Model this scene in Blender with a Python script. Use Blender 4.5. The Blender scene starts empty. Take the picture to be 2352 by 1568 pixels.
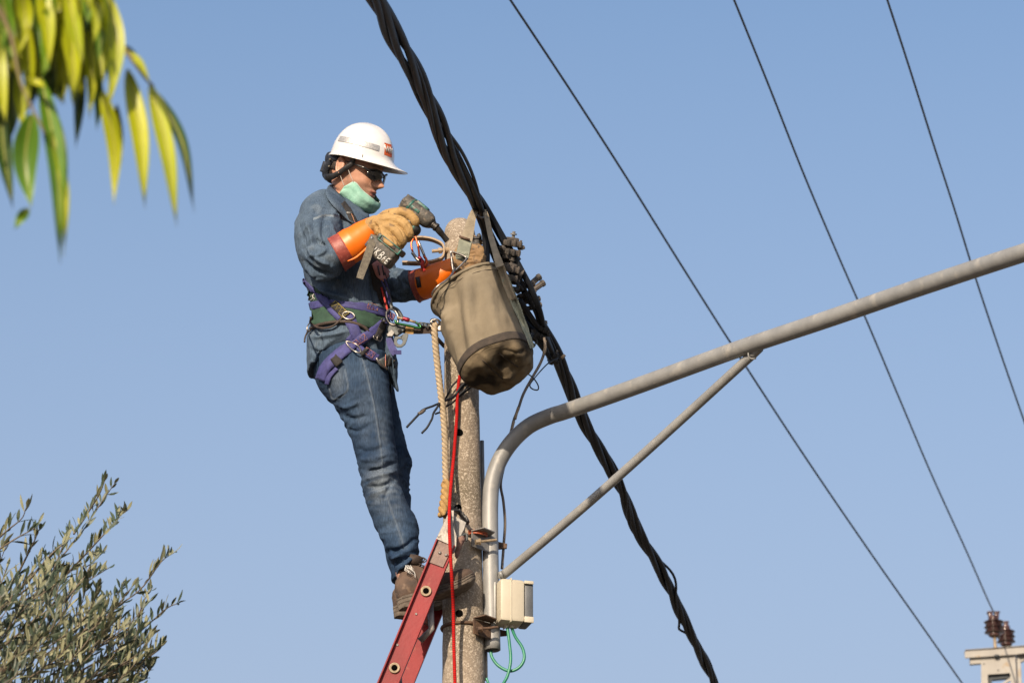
import bpy, bmesh, math, random
import numpy as np
from mathutils import Vector, Matrix, noise
from mathutils.bvhtree import BVHTree

C = bpy.context.scene.collection
R_ = math.radians
random.seed(7)

# ------------------------------------------------------------------ camera
PITCH = R_(22.0)
FPX = 8087.0                       # focal length in units of a 2352 wide picture
CAM = Vector((0, -12.0, 1.6))
cs, sn = math.cos(PITCH), math.sin(PITCH)
FWD = Vector((0, cs, sn)); UP = Vector((0, -sn, cs)); RT = Vector((1, 0, 0))
cam = bpy.data.cameras.new("camera")
camo = bpy.data.objects.new("camera", cam); C.objects.link(camo)
camo.location = CAM
camo.rotation_euler = (math.pi/2 + PITCH, 0, 0)
cam.sensor_width = 36; cam.lens = FPX*36/2352
cam.clip_start = 0.1; cam.clip_end = 3000
cam.dof.use_dof = True; cam.dof.focus_distance = 12.8; cam.dof.aperture_fstop = 7.1
bpy.context.scene.camera = camo

# ------------------------------------------------------------------ sky, sun, exposure
SUN_EL, SUN_AZ = R_(24.5), R_(19.5)
world = bpy.data.worlds.new("World"); bpy.context.scene.world = world
world.use_nodes = True
nt = world.node_tree; nt.nodes.clear()
sky = nt.nodes.new('ShaderNodeTexSky'); sky.sky_type = 'NISHITA'; sky.sun_disc = False
sky.sun_elevation = SUN_EL; sky.sun_rotation = math.pi + SUN_AZ
sky.air_density = 1.0; sky.dust_density = 3.0; sky.ozone_density = 1.7; sky.altitude = 50
bg = nt.nodes.new('ShaderNodeBackground'); bg.inputs['Strength'].default_value = 0.14
wo = nt.nodes.new('ShaderNodeOutputWorld')
# low haze near the horizon: paler and greyer sky towards low elevations
wtc = nt.nodes.new('ShaderNodeTexCoord'); wsp = nt.nodes.new('ShaderNodeSeparateXYZ'); wmr = nt.nodes.new('ShaderNodeMapRange'); wmx = nt.nodes.new('ShaderNodeMix'); wmx.data_type = 'RGBA'
nt.links.new(wtc.outputs['Generated'], wsp.inputs[0]); nt.links.new(wsp.outputs['Z'], wmr.inputs[0])
wmr.inputs[1].default_value = .462; wmr.inputs[2].default_value = .10; wmr.inputs[3].default_value = 0; wmr.inputs[4].default_value = 1.0
nt.links.new(wmr.outputs[0], wmx.inputs[0]); nt.links.new(sky.outputs[0], wmx.inputs[6]); wmx.inputs[7].default_value = (2.26, 2.45, 2.98, 1)
nt.links.new(wmx.outputs[2], bg.inputs[0]); nt.links.new(bg.outputs[0], wo.inputs[0])
sund = bpy.data.lights.new("sun", 'SUN'); sund.energy = 5.0; sund.angle = R_(0.5); sund.color = (1.0, 0.82, 0.62)
suno = bpy.data.objects.new("sun", sund); C.objects.link(suno); suno.location = (-5, -14, 12)
ldir = Vector((math.sin(SUN_AZ)*math.cos(SUN_EL), math.cos(SUN_AZ)*math.cos(SUN_EL), -math.sin(SUN_EL)))
suno.rotation_euler = ldir.to_track_quat('-Z', 'Y').to_euler()
vs = bpy.context.scene.view_settings
vs.view_transform = 'Standard'; vs.look = 'None'; vs.exposure = 0.40; vs.gamma = 1; vs.use_curve_mapping = False

# ------------------------------------------------------------------ helpers
def P(px, py, y):
    d = RT*((px-1176)/FPX) + FWD + UP*((784-py)/FPX)
    return CAM + d*((y-CAM.y)/d.y)
def PX(n, y=0.0):                  # n picture units as metres at depth y
    return n*((y+12)/cs)/FPX
def proj(co):                      # numpy (n,3) -> picture coordinates
    v = co - np.array(CAM)
    z = v @ np.array(FWD); x = v[:, 0]/z*FPX + 1176; yy = 784 - (v @ np.array(UP))/z*FPX
    return x, yy
def cr(pts, n):                    # catmull-rom through tuples, n samples per span
    pts = [tuple(p) for p in pts]
    if len(pts) < 2: return pts
    k = len(pts[0]); ext = [tuple(2*pts[0][i]-pts[1][i] for i in range(k))] + pts + [tuple(2*pts[-1][i]-pts[-2][i] for i in range(k))]
    out = []
    for s in range(len(pts)-1):
        a, b, c, d = ext[s:s+4]
        for j in range(n):
            t = j/n
            out.append(tuple(0.5*((2*b[i])+(-a[i]+c[i])*t+(2*a[i]-5*b[i]+4*c[i]-d[i])*t*t+(-a[i]+3*b[i]-3*c[i]+d[i])*t**3) for i in range(k)))
    out.append(pts[-1]); return out
def PP(pts, n=4):                  # [(px,py,y)...] -> smooth list of world points
    return [P(*p) for p in (cr(pts, n) if n > 1 else pts)]

class MB:
    def __init__(s): s.v = []; s.f = []; s.m = []
    def add(s, vs_, fs, mi=0):
        o = len(s.v); s.v += [Vector(v) for v in vs_]
        for f in fs: s.f.append([i+o for i in f]); s.m.append(mi)
        return s
    def tube(s, pts, r, n=10, caps=True, mi=0, flat=None, closed=False):
        pts = [Vector(p) for p in pts]; N = len(pts)
        if not hasattr(r, '__len__'): r = [r]*N
        elif len(r) != N:
            q = []
            for i in range(N):
                t = i/(N-1)*(len(r)-1); a = min(int(t), len(r)-2); q.append(r[a]+(r[a+1]-r[a])*(t-a))
            r = q
        T = []
        for i in range(N):
            if closed: t = pts[(i+1) % N]-pts[i-1]
            else: t = pts[min(i+1, N-1)]-pts[max(i-1, 0)]
            T.append(t.normalized() if t.length > 1e-9 else Vector((0, 0, 1)))
        ref = FWD if abs(T[0].dot(FWD)) < 0.9 else Vector((1, 0, 0))
        u = (ref - T[0]*ref.dot(T[0])).normalized()
        vs_ = []; fs = []
        for i in range(N):
            u = (u - T[i]*u.dot(T[i])).normalized(); w = T[i].cross(u)
            for k in range(n):
                a = 2*math.pi*k/n
                fu = flat if flat else 1.0
                vs_.append(pts[i] + u*(math.cos(a)*r[i]*fu) + w*(math.sin(a)*r[i]))
        last = N if closed else N-1
        for i in range(last):
            for k in range(n):
                a, b = i*n+k, i*n+(k+1) % n; c, d = ((i+1) % N)*n+(k+1) % n, ((i+1) % N)*n+k
                fs.append((a, b, c, d))
        if caps and not closed:
            fs.append(tuple(range(n-1, -1, -1))); fs.append(tuple((N-1)*n+k for k in range(n)))
        return s.add(vs_, fs, mi)
    def box(s, c, sz, M=None, mi=0, chamfer=0.0):
        c = Vector(c); x, y, z = sz[0]/2, sz[1]/2, sz[2]/2
        M = M or Matrix.Identity(3)
        if chamfer <= 0:
            vs_ = [c + M @ Vector((a*x, b*y, d*z)) for a in (-1, 1) for b in (-1, 1) for d in (-1, 1)]
            fs = [(0, 1, 3, 2), (4, 6, 7, 5), (0, 4, 5, 1), (2, 3, 7, 6), (0, 2, 6, 4), (1, 5, 7, 3)]
            return s.add(vs_, fs, mi)
        bm = bmesh.new(); bmesh.ops.create_cube(bm, size=1)
        for v in bm.verts: v.co = Vector((v.co.x*sz[0], v.co.y*sz[1], v.co.z*sz[2]))
        bmesh.ops.bevel(bm, geom=list(bm.edges), offset=chamfer, segments=2, affect='EDGES', profile=0.5)
        vs_ = [c + M @ v.co for v in bm.verts]; fs = [[v.index for v in f.verts] for f in bm.faces]
        bm.free(); return s.add(vs_, fs, mi)
    def lathe(s, prof, base, axis, n=24, mi=0):
        axis = Vector(axis).normalized(); ref = Vector((1, 0, 0)) if abs(axis.x) < .9 else Vector((0, 1, 0))
        u = (ref-axis*ref.dot(axis)).normalized(); w = axis.cross(u); base = Vector(base)
        vs_ = []; fs = []
        for (r, h) in prof:
            for k in range(n):
                a = 2*math.pi*k/n; vs_.append(base+axis*h+(u*math.cos(a)+w*math.sin(a))*max(r, 1e-4))
        for i in range(len(prof)-1):
            for k in range(n):
                fs.append((i*n+k, i*n+(k+1) % n, (i+1)*n+(k+1) % n, (i+1)*n+k))
        fs.append(tuple(range(n-1, -1, -1))); fs.append(tuple((len(prof)-1)*n+k for k in range(n)))
        return s.add(vs_, fs, mi)
    def ball(s, c, r, M=None, nu=14, nv=10, mi=0):
        c = Vector(c); M = M or Matrix.Identity(3)
        if not hasattr(r, '__len__'): r = (r, r, r)
        vs_ = [c + M @ Vector((0, 0, r[2]))]; fs = []
        for j in range(1, nv):
            p = math.pi*j/nv
            for k in range(nu):
                a = 2*math.pi*k/nu
                vs_.append(c + M @ Vector((r[0]*math.sin(p)*math.cos(a), r[1]*math.sin(p)*math.sin(a), r[2]*math.cos(p))))
        vs_.append(c + M @ Vector((0, 0, -r[2])))
        for k in range(nu): fs.append((0, 1+k, 1+(k+1) % nu))
        for j in range(nv-2):
            for k in range(nu):
                a = 1+j*nu+k; b = 1+j*nu+(k+1) % nu; fs.append((a, a+nu, b+nu, b))
        L = len(vs_)-1; o = 1+(nv-2)*nu
        for k in range(nu): fs.append((o+(k+1) % nu, o+k, L))
        return s.add(vs_, fs, mi)
    def plate(s, poly, y, th, mi=0, tilt=None):
        """traced outline (picture units) at depth y, thickness th metres along the depth axis"""
        pts = [P(q[0], q[1], y if len(q) < 3 else q[2]) for q in poly]
        off = (tilt or Vector((0, 1, 0)))*th/2
        n = len(pts); vs_ = [p-off for p in pts]+[p+off for p in pts]
        fs = [tuple(range(n)), tuple(range(2*n-1, n-1, -1))]+[(i, n+i, n+(i+1) % n, (i+1) % n) for i in range(n)]
        return s.add(vs_, fs, mi)
    def loft(s, rings, n=32, sub=5, exp=2.0, post=None, mi=0):
        """rings: (Lx,Ly,Rx,Ry,yc,rb) in picture units"""
        rr = cr(rings, sub); cen = []; A = []
        for q in rr:
            L = P(q[0], q[1], q[4]); Rr = P(q[2], q[3], q[4]); cen.append((L+Rr)/2); A.append((Rr-L)/2)
        vs_ = []; fs = []; N = len(rr)
        for i in range(N):
            T = (cen[min(i+1, N-1)]-cen[max(i-1, 0)]).normalized()
            b = T.cross(A[i]).normalized()
            if b.y < 0: b = -b
            rb = rr[i][5]/625.0
            for k in range(n):
                t = 2*math.pi*k/n; c_, s_ = math.cos(t), math.sin(t)
                if exp != 2.0:
                    c_ = math.copysign(abs(c_)**(2/exp), c_); s_ = math.copysign(abs(s_)**(2/exp), s_)
                p = cen[i]+A[i]*c_+b*rb*s_
                if post: p = post(i/(N-1), t, p)
                vs_.append(p)
        for i in range(N-1):
            for k in range(n): fs.append((i*n+k, i*n+(k+1) % n, (i+1)*n+(k+1) % n, (i+1)*n+k))
        fs.append(tuple(range(n-1, -1, -1))); fs.append(tuple((N-1)*n+k for k in range(n)))
        return s.add(vs_, fs, mi)
    def mesh(s, name):
        me = bpy.data.meshes.new(name); me.from_pydata([tuple(v) for v in s.v], [], s.f); me.update()
        bm = bmesh.new(); bm.from_mesh(me); bmesh.ops.recalc_face_normals(bm, faces=bm.faces); bm.to_mesh(me); bm.free()
        for p, m in zip(me.polygons, s.m): p.material_index = m
        return me

ROOTS = {}
def thing(name, loc, label, cat, group=None):
    o = bpy.data.objects.new(name, None); C.objects.link(o); o.location = loc
    o.empty_display_size = 0.1; o['label'] = label; o['category'] = cat
    if group: o['group'] = group
    ROOTS[o.name] = Vector(loc); return o
def org(parent):
    while parent is not None:
        if parent.name in ROOTS: return ROOTS[parent.name]
        parent = parent.parent
    return Vector((0, 0, 0))
def put(me, name, mats, parent=None, smooth=True, label=None, bevel=0, sharp=None):
    if isinstance(me, MB): me = me.mesh(name)
    me.name = name
    o = bpy.data.objects.new(name, me); C.objects.link(o)
    off = org(parent)
    if off.length > 0: me.transform(Matrix.Translation(-off))
    o.parent = parent
    for m in (mats if isinstance(mats, (list, tuple)) else [mats]): me.materials.append(m)
    if smooth:
        me.polygons.foreach_set('use_smooth', [True]*len(me.polygons))
        if sharp: me.set_sharp_from_angle(angle=R_(sharp))
    if bevel:
        b = o.modifiers.new('bevel', 'BEVEL'); b.width = bevel; b.segments = 2; b.limit_method = 'ANGLE'; b.angle_limit = R_(35)
    if label: o['label'] = label
    return o
def solo(me, name, mats, label, cat, group=None, **k):     # a thing that is one mesh
    if isinstance(me, MB): me = me.mesh(name)
    base = sum((v.co for v in me.vertices), Vector())/max(1, len(me.vertices))
    me.transform(Matrix.Translation(-base))
    o = put(me, name, mats, None, **k); o.location = base; o['label'] = label; o['category'] = cat
    if group: o['group'] = group
    return o
def remesh(mb, voxel, smooth=2, fac=0.5):
    me = mb.mesh('tmp') if isinstance(mb, MB) else mb
    o = bpy.data.objects.new('tmp', me); C.objects.link(o)
    m = o.modifiers.new('r', 'REMESH'); m.mode = 'VOXEL'; m.voxel_size = voxel
    if smooth:
        q = o.modifiers.new('s', 'SMOOTH'); q.factor = fac; q.iterations = smooth
    dg = bpy.context.evaluated_depsgraph_get()
    out = bpy.data.meshes.new_from_object(o.evaluated_get(dg))
    bpy.data.objects.remove(o); bpy.data.meshes.remove(me); return out
def getco(me):
    a = np.empty(len(me.vertices)*3); me.vertices.foreach_get('co', a); return a.reshape(-1, 3)
def getno(me):
    me.update(); a = np.empty(len(me.vertices)*3); me.vertices.foreach_get('normal', a); return a.reshape(-1, 3)
def setco(me, co): me.vertices.foreach_set('co', co.reshape(-1)); me.update()
def segd(px, py, poly):            # distance to polyline + param
    best = np.full(px.shape, 1e9); par = np.zeros(px.shape); n = len(poly)-1
    for i in range(n):
        a = np.array(poly[i][:2], float); b = np.array(poly[i+1][:2], float); d = b-a; L = max(d @ d, 1e-9)
        t = np.clip(((px-a[0])*d[0]+(py-a[1])*d[1])/L, 0, 1)
        q = np.hypot(px-a[0]-t*d[0], py-a[1]-t*d[1])
        m = q < best; best[m] = q[m]; par[m] = (i+t[m])/n
    return best, par
def folds(me, lst):
    """pressed folds and seams on the near side: (polyline, width, height) in picture units; height<0 = crease"""
    co = getco(me); no = getno(me); x, y = proj(co)
    face = np.clip(-(no @ np.array(FWD))*1.6, 0, 1); disp = np.zeros(len(co))
    for poly, w, h in lst:
        d, t = segd(x, y, cr(poly, 4)); disp += h/625*np.exp(-(d/w)**2)*np.clip(np.sin(np.pi*np.clip(t, .06, .94))*1.7, 0, 1)
    setco(me, co + no*(disp*face)[:, None])
def wrinkle(me, amp, scale, stretch=(1, 1, 1), seed=0.0, ridged=True, mask=None):
    co = getco(me); no = getno(me); out = np.zeros(len(co))
    sx, sy, sz = scale*stretch[0], scale*stretch[1], scale*stretch[2]
    for i, c in enumerate(co):
        q = Vector((c[0]*sx+seed, c[1]*sy, c[2]*sz)); wv = noise.noise(q*0.5)
        v = noise.noise(q+Vector((wv*2, wv, 0)))
        out[i] = (0.5-2*abs(v)) if ridged else v
    if mask is not None: out = out*mask(co)
    setco(me, co+no*(out*amp)[:, None])
def attr(me, name, vals):
    a = me.attributes.new(name, 'FLOAT', 'POINT'); a.data.foreach_set('value', np.asarray(vals, dtype=np.float32))

# ------------------------------------------------------------------ materials
def NN(t, ty, **k):
    n = t.nodes.new(ty)
    for a, b in k.items(): setattr(n, a, b)
    return n
ALB = .74
def pmat(name, c1, c2=None, rough=.6, metal=0.0, scale=20, detail=4, bump=0.1, bscale=120, spec=.5, stretch=(1, 1, 1),
         dist=.004, c3=None, s3=60, t3=.62, w3=.04, a=None, ca=None, rvar=0.0, sheen=0, coat=0, transl=None):
    K = ALB; c1 = tuple(x*K for x in c1); c2 = tuple(x*K for x in c2) if c2 else None; c3 = tuple(x*K for x in c3) if c3 else None; ca = tuple(x*K for x in ca) if ca else None
    m = bpy.data.materials.new(name); m.use_nodes = True; t = m.node_tree; t.nodes.clear(); L = t.links.new
    b = NN(t, 'ShaderNodeBsdfPrincipled'); o = NN(t, 'ShaderNodeOutputMaterial'); L(b.outputs[0], o.inputs[0])
    tc = NN(t, 'ShaderNodeTexCoord'); mp = NN(t, 'ShaderNodeMapping'); mp.inputs['Scale'].default_value = stretch
    L(tc.outputs['Object'], mp.inputs[0])
    n1 = NN(t, 'ShaderNodeTexNoise'); n1.inputs['Scale'].default_value = scale; n1.inputs['Detail'].default_value = detail
    L(mp.outputs[0], n1.inputs['Vector'])
    c2 = c2 or tuple(x*.75 for x in c1)
    cr_ = NN(t, 'ShaderNodeValToRGB'); cr_.color_ramp.elements[0].position = .36; cr_.color_ramp.elements[1].position = .64
    cr_.color_ramp.elements[0].color = (*c2, 1); cr_.color_ramp.elements[1].color = (*c1, 1)
    L(n1.outputs['Fac'], cr_.inputs[0]); col = cr_.outputs[0]
    if c3:
        n3 = NN(t, 'ShaderNodeTexNoise'); n3.inputs['Scale'].default_value = s3; n3.inputs['Detail'].default_value = 3
        L(mp.outputs[0], n3.inputs['Vector']); r3 = NN(t, 'ShaderNodeMapRange'); r3.inputs[1].default_value = t3-w3; r3.inputs[2].default_value = t3+w3
        L(n3.outputs['Fac'], r3.inputs[0]); mx = NN(t, 'ShaderNodeMix', data_type='RGBA'); L(r3.outputs[0], mx.inputs[0]); L(col, mx.inputs[6])
        mx.inputs[7].default_value = (*c3, 1); col = mx.outputs[2]
    if a:
        at = NN(t, 'ShaderNodeAttribute', attribute_name=a); mx = NN(t, 'ShaderNodeMix', data_type='RGBA')
        L(at.outputs['Fac'], mx.inputs[0]); L(col, mx.inputs[6]); mx.inputs[7].default_value = (*ca, 1); col = mx.outputs[2]
    L(col, b.inputs['Base Color'])
    b.inputs['Roughness'].default_value = rough; b.inputs['Metallic'].default_value = metal
    b.inputs['Specular IOR Level'].default_value = spec
    if coat: b.inputs['Coat Weight'].default_value = coat; b.inputs['Coat Roughness'].default_value = .12
    if sheen: b.inputs['Sheen Weight'].default_value = sheen
    if rvar:
        rr = NN(t, 'ShaderNodeMapRange'); rr.inputs[3].default_value = rough-rvar; rr.inputs[4].default_value = rough+rvar
        L(n1.outputs['Fac'], rr.inputs[0]); L(rr.outputs[0], b.inputs['Roughness'])
    if bump:
        n2 = NN(t, 'ShaderNodeTexNoise'); n2.inputs['Scale'].default_value = bscale; n2.inputs['Detail'].default_value = 3
        L(mp.outputs[0], n2.inputs['Vector']); bp = NN(t, 'ShaderNodeBump'); bp.inputs['Strength'].default_value = bump; bp.inputs['Distance'].default_value = dist
        L(n2.outputs['Fac'], bp.inputs['Height']); L(bp.outputs[0], b.inputs['Normal'])
    if transl:
        tr = NN(t, 'ShaderNodeBsdfTranslucent'); ms = NN(t, 'ShaderNodeMixShader'); ms.inputs[0].default_value = transl
        L(col, tr.inputs[0]); L(b.outputs[0], ms.inputs[1]); L(tr.outputs[0], ms.inputs[2]); L(ms.outputs[0], o.inputs[0])
    m['_'] = 0; return m

def denim(name, dark, light, a=None, ca=None, fade2=.0):
    m = pmat(name, light, dark, rough=.88, scale=9, detail=6, bump=.3, bscale=95, dist=.004, spec=.15, a=a, ca=ca, sheen=.0)
    t = m.node_tree; L = t.links.new; b = next(n for n in t.nodes if n.type == 'BSDF_PRINCIPLED')
    tc = next(n for n in t.nodes if n.type == 'TEX_COORD')
    # slub streaks of the weave
    mp = NN(t, 'ShaderNodeMapping'); mp.inputs['Scale'].default_value = (260, 260, 34); L(tc.outputs['Object'], mp.inputs[0])
    n = NN(t, 'ShaderNodeTexNoise'); n.inputs['Scale'].default_value = 1; n.inputs['Detail'].default_value = 2; L(mp.outputs[0], n.inputs['Vector'])
    r = NN(t, 'ShaderNodeMapRange'); r.inputs[1].default_value = .3; r.inputs[2].default_value = .7; r.inputs[3].default_value = .72; r.inputs[4].default_value = 1.32
    L(n.outputs['Fac'], r.inputs[0]); src = b.inputs['Base Color'].links[0].from_socket
    vm = NN(t, 'ShaderNodeVectorMath', operation='SCALE'); L(src, vm.inputs[0]); L(r.outputs[0], vm.inputs['Scale']); L(vm.outputs[0], b.inputs['Base Color'])
    return m

M = {}
M['shirt'] = denim('shirt_denim', (.066, .102, .155), (.105, .150, .208), a='fade', ca=(.27, .32, .36))
M['jeans'] = denim('jeans_denim', (.016, .037, .080), (.039, .072, .130), a='fade', ca=(.22, .26, .30))
M['stitch'] = pmat('seam_thread', (.22, .22, .2), (.12, .14, .17), rough=.8, scale=90)
M['skin'] = pmat('skin', (.66, .36, .25), (.58, .29, .19), rough=.5, scale=30, bump=.25, bscale=260, dist=.001, a='stubble', ca=(.24, .14, .10))
M['lips'] = pmat('lips', (.46, .18, .14), rough=.45, scale=60)
M['hair'] = pmat('hair_black', (.02, .014, .01), (.06, .045, .035), rough=.6, scale=150, stretch=(1, 1, .2), bump=.8, bscale=300)
M['helmet'] = pmat('helmet_white', (.84, .84, .84), (.76, .76, .75), rough=.28, scale=14, bump=.03, coat=.5, c3=(.55, .54, .51), s3=70, t3=.71)
M['refl'] = pmat('reflective_tape', (.50, .50, .50), (.36, .37, .38), rough=.4, scale=160, metal=.3, bump=.3, bscale=400)
M['orange_sticker'] = pmat('sticker_orange', (.78, .13, .02), rough=.5, scale=60, bump=0)
M['white_mark'] = pmat('white_mark', (.8, .79, .76), (.6, .59, .55), rough=.6, scale=120, bump=0)
M['navy_pad'] = pmat('navy_padding', (.025, .035, .06), (.01, .014, .022), rough=.75, scale=60, bump=.5)
M['black'] = pmat('black_plastic', (.022, .022, .024), (.012, .012, .013), rough=.45, scale=60, bump=.2)
M['lens'] = pmat('dark_lens', (.01, .01, .012), rough=.07, bump=0, spec=.7, coat=.6)
M['mask'] = pmat('mask_green', (.45, .80, .66), (.36, .70, .56), rough=.8, scale=40, bump=.4, bscale=90, transl=.25)
M['mask_edge'] = pmat('mask_edge', (.65, .82, .74), rough=.8, scale=40)
M['loop'] = pmat('ear_loop', (.75, .70, .64), rough=.8, bump=0)
M['glove'] = pmat('glove_leather', (.50, .315, .12), (.40, .24, .085), rough=.78, scale=20, detail=6, bump=.3, bscale=110, dist=.003, c3=(.22, .14, .07), s3=30, t3=.64)
M['glove_old'] = pmat('glove_leather_worn', (.36, .23, .11), (.22, .13, .06), rough=.8, scale=26, detail=6, bump=.5, bscale=70, c3=(.12, .08, .05), s3=40, t3=.58)
M['orange'] = pmat('rubber_orange', (1.0, .215, .006), (.95, .18, .006), rough=.42, scale=12, bump=.05, bscale=30)
M['maroon'] = pmat('rubber_maroon', (.36, .075, .05), (.27, .05, .04), rough=.5, scale=40, bump=.2, c3=(.42, .12, .09), s3=80, t3=.6)
M['purple'] = pmat('webbing_purple', (.070, .070, .25), (.05, .05, .175), rough=.75, scale=60, bump=.6, bscale=400, dist=.002)
M['webblack'] = pmat('webbing_black', (.03, .027, .026), (.018, .016, .016), rough=.8, scale=80, bump=.5, bscale=300)
M['webgrey'] = pmat('webbing_olive_grey', (.19, .17, .13), (.12, .105, .085), rough=.85, scale=70, bump=.5, bscale=300)
M['pad'] = pmat('pad_green', (.034, .088, .055), (.020, .055, .036), rough=.85, scale=30, bump=.4)
M['brown'] = pmat('leather_edge_brown', (.07, .045, .035), (.04, .028, .022), rough=.7, scale=60)
M['threads'] = pmat('thread_mixed', (.55, .30, .12), (.45, .12, .18), rough=.8, scale=150, bump=0)
M['thread_yellow'] = pmat('thread_yellow', (.55, .45, .10), rough=.8, bump=0)
M['steel'] = pmat('steel', (.50, .46, .42), (.34, .32, .30), rough=.36, metal=.9, scale=80, bump=.1)
M['dsteel'] = pmat('steel_dark', (.13, .145, .15), (.09, .10, .10), rough=.6, metal=.2, scale=60, bump=.1)
M['green_al'] = pmat('anodised_green', (.03, .16, .05), rough=.25, metal=.6, bump=0)
M['red_al'] = pmat('anodised_red', (.35, .02, .05), rough=.35, metal=.4, bump=0)
M['orange_al'] = pmat('anodised_orange', (.85, .14, .03), rough=.25, metal=.5, bump=0)
M['red_sling'] = pmat('sling_red', (.62, .03, .02), rough=.7, scale=80, bump=.4)
M['pink_sling'] = pmat('sling_pink', (.62, .30, .28), (.5, .22, .2), rough=.8, scale=50, bump=.3)
M['boot'] = pmat('boot_leather', (.125, .078, .052), (.065, .044, .034), rough=.8, scale=24, detail=6, bump=.5, bscale=80, c3=(.19, .13, .09), s3=30, t3=.6)
M['sole'] = pmat('boot_sole', (.17, .14, .11), (.09, .07, .055), rough=.9, scale=50, bump=.5, bscale=100)
M['drill_grey'] = pmat('drill_housing', (.11, .10, .085), (.05, .048, .043), rough=.65, scale=40, bump=.5, bscale=120, c3=(.22, .18, .14), s3=60, t3=.6)
M['teal'] = pmat('drill_teal', (.01, .15, .115), (.02, .085, .07), rough=.5, scale=50, bump=.2, c3=(.10, .10, .08), s3=60, t3=.56)
M['label'] = pmat('battery_label_grey', (.10, .11, .14), rough=.4, bump=0)
M['bit'] = pmat('bit_steel', (.09, .08, .07), (.05, .045, .04), rough=.45, metal=.6, scale=60)
M['canvas'] = pmat('bag_canvas', (.29, .245, .175), (.215, .182, .132), rough=.92, scale=9, detail=8, bump=.45, bscale=80, dist=.004, spec=.1, stretch=(1, 1, .6), c3=(.10, .08, .058), s3=6, t3=.66, w3=.16)
M['canvas_base'] = pmat('bag_base_canvas', (.27, .21, .135), (.13, .105, .07), rough=.92, scale=11, detail=7, bump=.6, bscale=50, spec=.1, c3=(.04, .034, .028), s3=7, t3=.58, w3=.06)  # dark patches put the shade of the downward-facing base into its colour
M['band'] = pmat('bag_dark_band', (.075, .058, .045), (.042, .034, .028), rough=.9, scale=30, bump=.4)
M['bag_strap'] = pmat('bag_strap', (.38, .325, .24), (.28, .24, .175), rough=.85, scale=40, bump=.5, bscale=300)
M['bag_strap_green'] = pmat('bag_strap_green', (.30, .32, .255), (.22, .24, .19), rough=.85, scale=40, bump=.4, bscale=250)
M['cable'] = pmat('cable_black', (.019, .023, .031), (.012, .015, .021), rough=.6, spec=.3, scale=30, bump=.1, bscale=90)
M['wire'] = pmat('wire_dark', (.03, .035, .045), rough=.5, bump=0)
M['conn'] = pmat('connector_dusty', (.13, .11, .095), (.055, .05, .045), rough=.8, scale=28, bump=.4, bscale=120)
M['connb'] = pmat('connector_black', (.04, .038, .036), (.022, .021, .02), rough=.6, scale=40, bump=.3)
M['galv'] = pmat('galvanised', (.35, .355, .35), (.285, .29, .29), rough=.5, metal=.15, scale=16, detail=3, stretch=(1, 1, .8), bump=.1, bscale=60, c3=(.46, .445, .41), s3=23, t3=.66, w3=.08, rvar=.06)
M['rust'] = pmat('rusty_steel', (.17, .10, .06), (.09, .055, .04), rough=.75, metal=.2, scale=50, bump=.4)
M['zinc'] = pmat('zinc_plate', (.30, .29, .27), (.22, .21, .2), rough=.5, metal=.3, scale=40, bump=.15)
M['bolt'] = pmat('bolt_yellow_zinc', (.42, .33, .22), (.33, .25, .16), rough=.5, metal=.3, scale=60)
M['copper'] = pmat('coil_orange', (.50, .12, .05), (.36, .07, .03), rough=.35, scale=80, bump=0)
M['bracket'] = pmat('bracket_tan', (.46, .34, .21), (.38, .27, .165), rough=.65, scale=26, bump=.2, c3=(.28, .2, .13), s3=50, t3=.64)
M['boxm'] = pmat('box_cream', (.63, .58, .46), (.56, .51, .40), rough=.5, scale=9, bump=.04, c3=(.45, .41, .33), s3=30, t3=.7)
M['boxc'] = pmat('box_cover_grey', (.13, .14, .15), (.10, .11, .12), rough=.5, scale=20, bump=.1)
M['gwire'] = pmat('earth_wire_green', (.03, .27, .16), (.02, .21, .12), rough=.4, scale=30, bump=0)
M['pvc'] = pmat('pvc_cream', (.58, .52, .43), rough=.5, bump=0)
M['tan_cable'] = pmat('service_cable_taupe', (.20, .16, .125), (.15, .12, .095), rough=.6, scale=30, bump=0)
M['tan_light'] = pmat('service_cable_bare', (.50, .36, .22), rough=.6, bump=0)
M['rope'] = pmat('rope_tan', (.52, .42, .29), (.40, .31, .20), rough=.9, scale=90, bump=.5, bscale=300)
M['rope_y'] = pmat('rope_splice', (.48, .31, .12), (.34, .20, .07), rough=.9, scale=60, bump=.5, bscale=200)
M['rope_mark'] = pmat('rope_marker', (.45, .20, .05), rough=.9, bump=0)
M['frp'] = pmat('ladder_red', (.30, .013, .018), (.22, .010, .014), spec=.3, rough=.5, scale=8, detail=6, bump=.1, bscale=80, c3=(.32, .07, .05), s3=26, t3=.68)
M['alu'] = pmat('ladder_aluminium', (.36, .33, .30), (.25, .23, .21), rough=.5, metal=.5, scale=30, bump=.2, c3=(.12, .10, .09), s3=60, t3=.64)
M['brplate'] = pmat('ladder_plate_brown', (.24, .15, .12), (.17, .10, .08), rough=.55, scale=40, bump=.2)
M['tyre'] = pmat('grip_rag', (.36, .21, .17), (.25, .14, .11), rough=.9, scale=60, bump=.5)
M['porcelain'] = pmat('insulator_brown', (.10, .046, .038), (.07, .034, .03), rough=.14, bump=0, coat=.4)
M['cream_steel'] = pmat('pole_painted_steel', (.42, .40, .36), (.35, .33, .30), rough=.6, scale=5, bump=.05, c3=(.36, .27, .17), s3=8, t3=.66)
M['dark_steel'] = pmat('pole_inner_steel', (.05, .06, .07), rough=.6, bump=0)
M['bark'] = pmat('bark', (.17, .12, .08), (.09, .065, .045), rough=.9, scale=20, bump=.8, bscale=40)
M['olive_twig'] = pmat('olive_twig', (.20, .16, .11), (.12, .095, .07), rough=.9, scale=30)
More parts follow.
